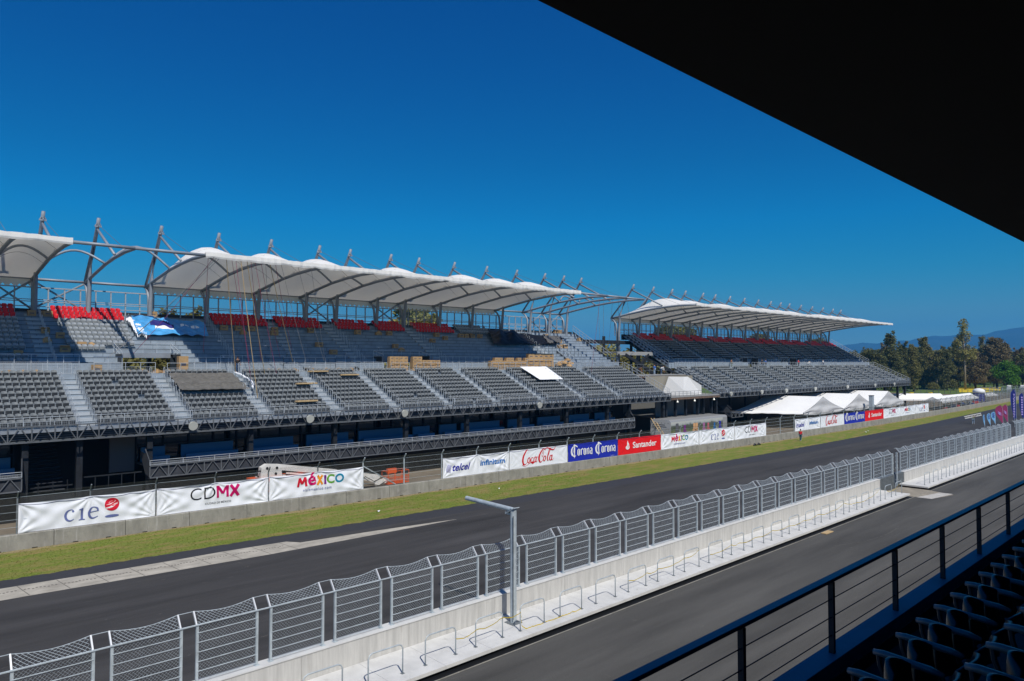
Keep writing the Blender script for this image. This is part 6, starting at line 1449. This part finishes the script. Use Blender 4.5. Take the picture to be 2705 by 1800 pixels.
b=MB(); b.path([(-62.5,262,2.6),(-62.5,262,3.4),(-62.5,262,3.9),(-62.5,262,4.15)],[1.7,1.7,1.2,.3],16); b.build('dome','white_tent_canvas',t,smooth=True); b=MB(); b.path([(-62.5,262,0),(-62.5,262,2.6)],1.65,14); b.build('drum','telecom_blue',t)
for x,y,l in [(-66,318,'left white portable toilet near the right edge'),(-63,324,'right white portable toilet near the right edge')]:
    t=thing('portable_toilet',l,'toilet cabin',(x,y,1.1)); b=MB(); b.box((x-.6,y-.6,1.1),(x+.6,y+.6,3.3)); b.build('cabin','white_machine_paint',t); b=MB(); b.path([(x-.62,y,3.35),(x+.62,y,3.35)],.45,8); b.build('roof','white_machine_paint',t); b=MB(); b.box((x+.601,y-.4,1.2),(x+.62,y+.4,3.1)); b.build('door',mat('pale_green_door',(.45,.55,.50),.6),t)
for k in range(26):
    y=205+k*1.75+random.uniform(-.3,.3); x=random.uniform(-59.5,-56.5); m_=random.choice([red_s,blue_s,white_s,brown_s,dark_s]); b=MB(); h=random.uniform(.5,1.1); b.box((x,y,.01),(x+.6,y+random.uniform(.4,1.2),h)); b.box((x+.05,y+.05,h),(x+.5,y+.35,h+.15))
    o=b.build('crate',m_,loc=(x,y,0)); o['label']='%s small crate from the left under the long low tent, %s'%(ordw(k+1),{'red_shirt':'red','blue_shirt':'blue','white_shirt':'white','brown_shirt':'brown','dark_shirt':'black'}[m_.name]); o['category']='crate'; o['group']='crates around the low tent'
# litter
for x,y,w1,l in [(-50.9,31.8,.35,'white paper litter on the grass below the MÉXICO banner'),(-51.8,46.2,.25,'white scrap against the barrier under the telephone banner'),(-49,131,.6,'white litter on the far grass strip, left of two'),(-49.4,133.5,.4,'white litter on the far grass strip, right of two')]:
    b=MB(); b.add([(x,y,.02),(x+w1*.5,y+w1*.2,.10),(x+w1,y+.1,.03),(x+w1*.5,y+w1,.12)],[(0,1,2,3)]); b.build('litter','white_banner_cloth',loc=(x,y,0),label=l,category='litter')
b=MB(); b.box((-22.3,51.5,.02),(-21.9,52.7,.07)); b.build('timber_offcut','pale_timber',loc=(-22.1,52,.02),label='orange brown timber offcut lying at the pit lane edge',category='timber')
for x,y,l in [(-52.3,98,'left black object on the grass at the barrier foot'),(-52.3,99.2,'right black object on the grass at the barrier foot')]:
    b=MB(); b.path([(x,y,.02),(x,y+.3,.2),(x+.1,y+.7,.05)],[.1,.18,.08],7); b.build('black_bag','black_panel',loc=(x,y,0),label=l,category='bag')
# ------------------------------------------------------------------ air
b=MB(); b.box((-9600,-1500,-3),(9600,9600,480)); hz=b.build('haze',[],kind='stuff',label='pale blue air haze over the far hills')
hm=bpy.data.materials.new('air'); hm.use_nodes=True; ht=hm.node_tree; ht.nodes.remove(ht.nodes['Principled BSDF']); hv=ht.nodes.new('ShaderNodeVolumePrincipled')
hv.inputs['Color'].default_value=(.07,.46,1,1); hv.inputs['Density'].default_value=1.5e-4; hv.inputs['Anisotropy'].default_value=.0
ht.links.new(hv.outputs[0],ht.nodes['Material Output'].inputs['Volume']); hz.data.materials.append(hm)
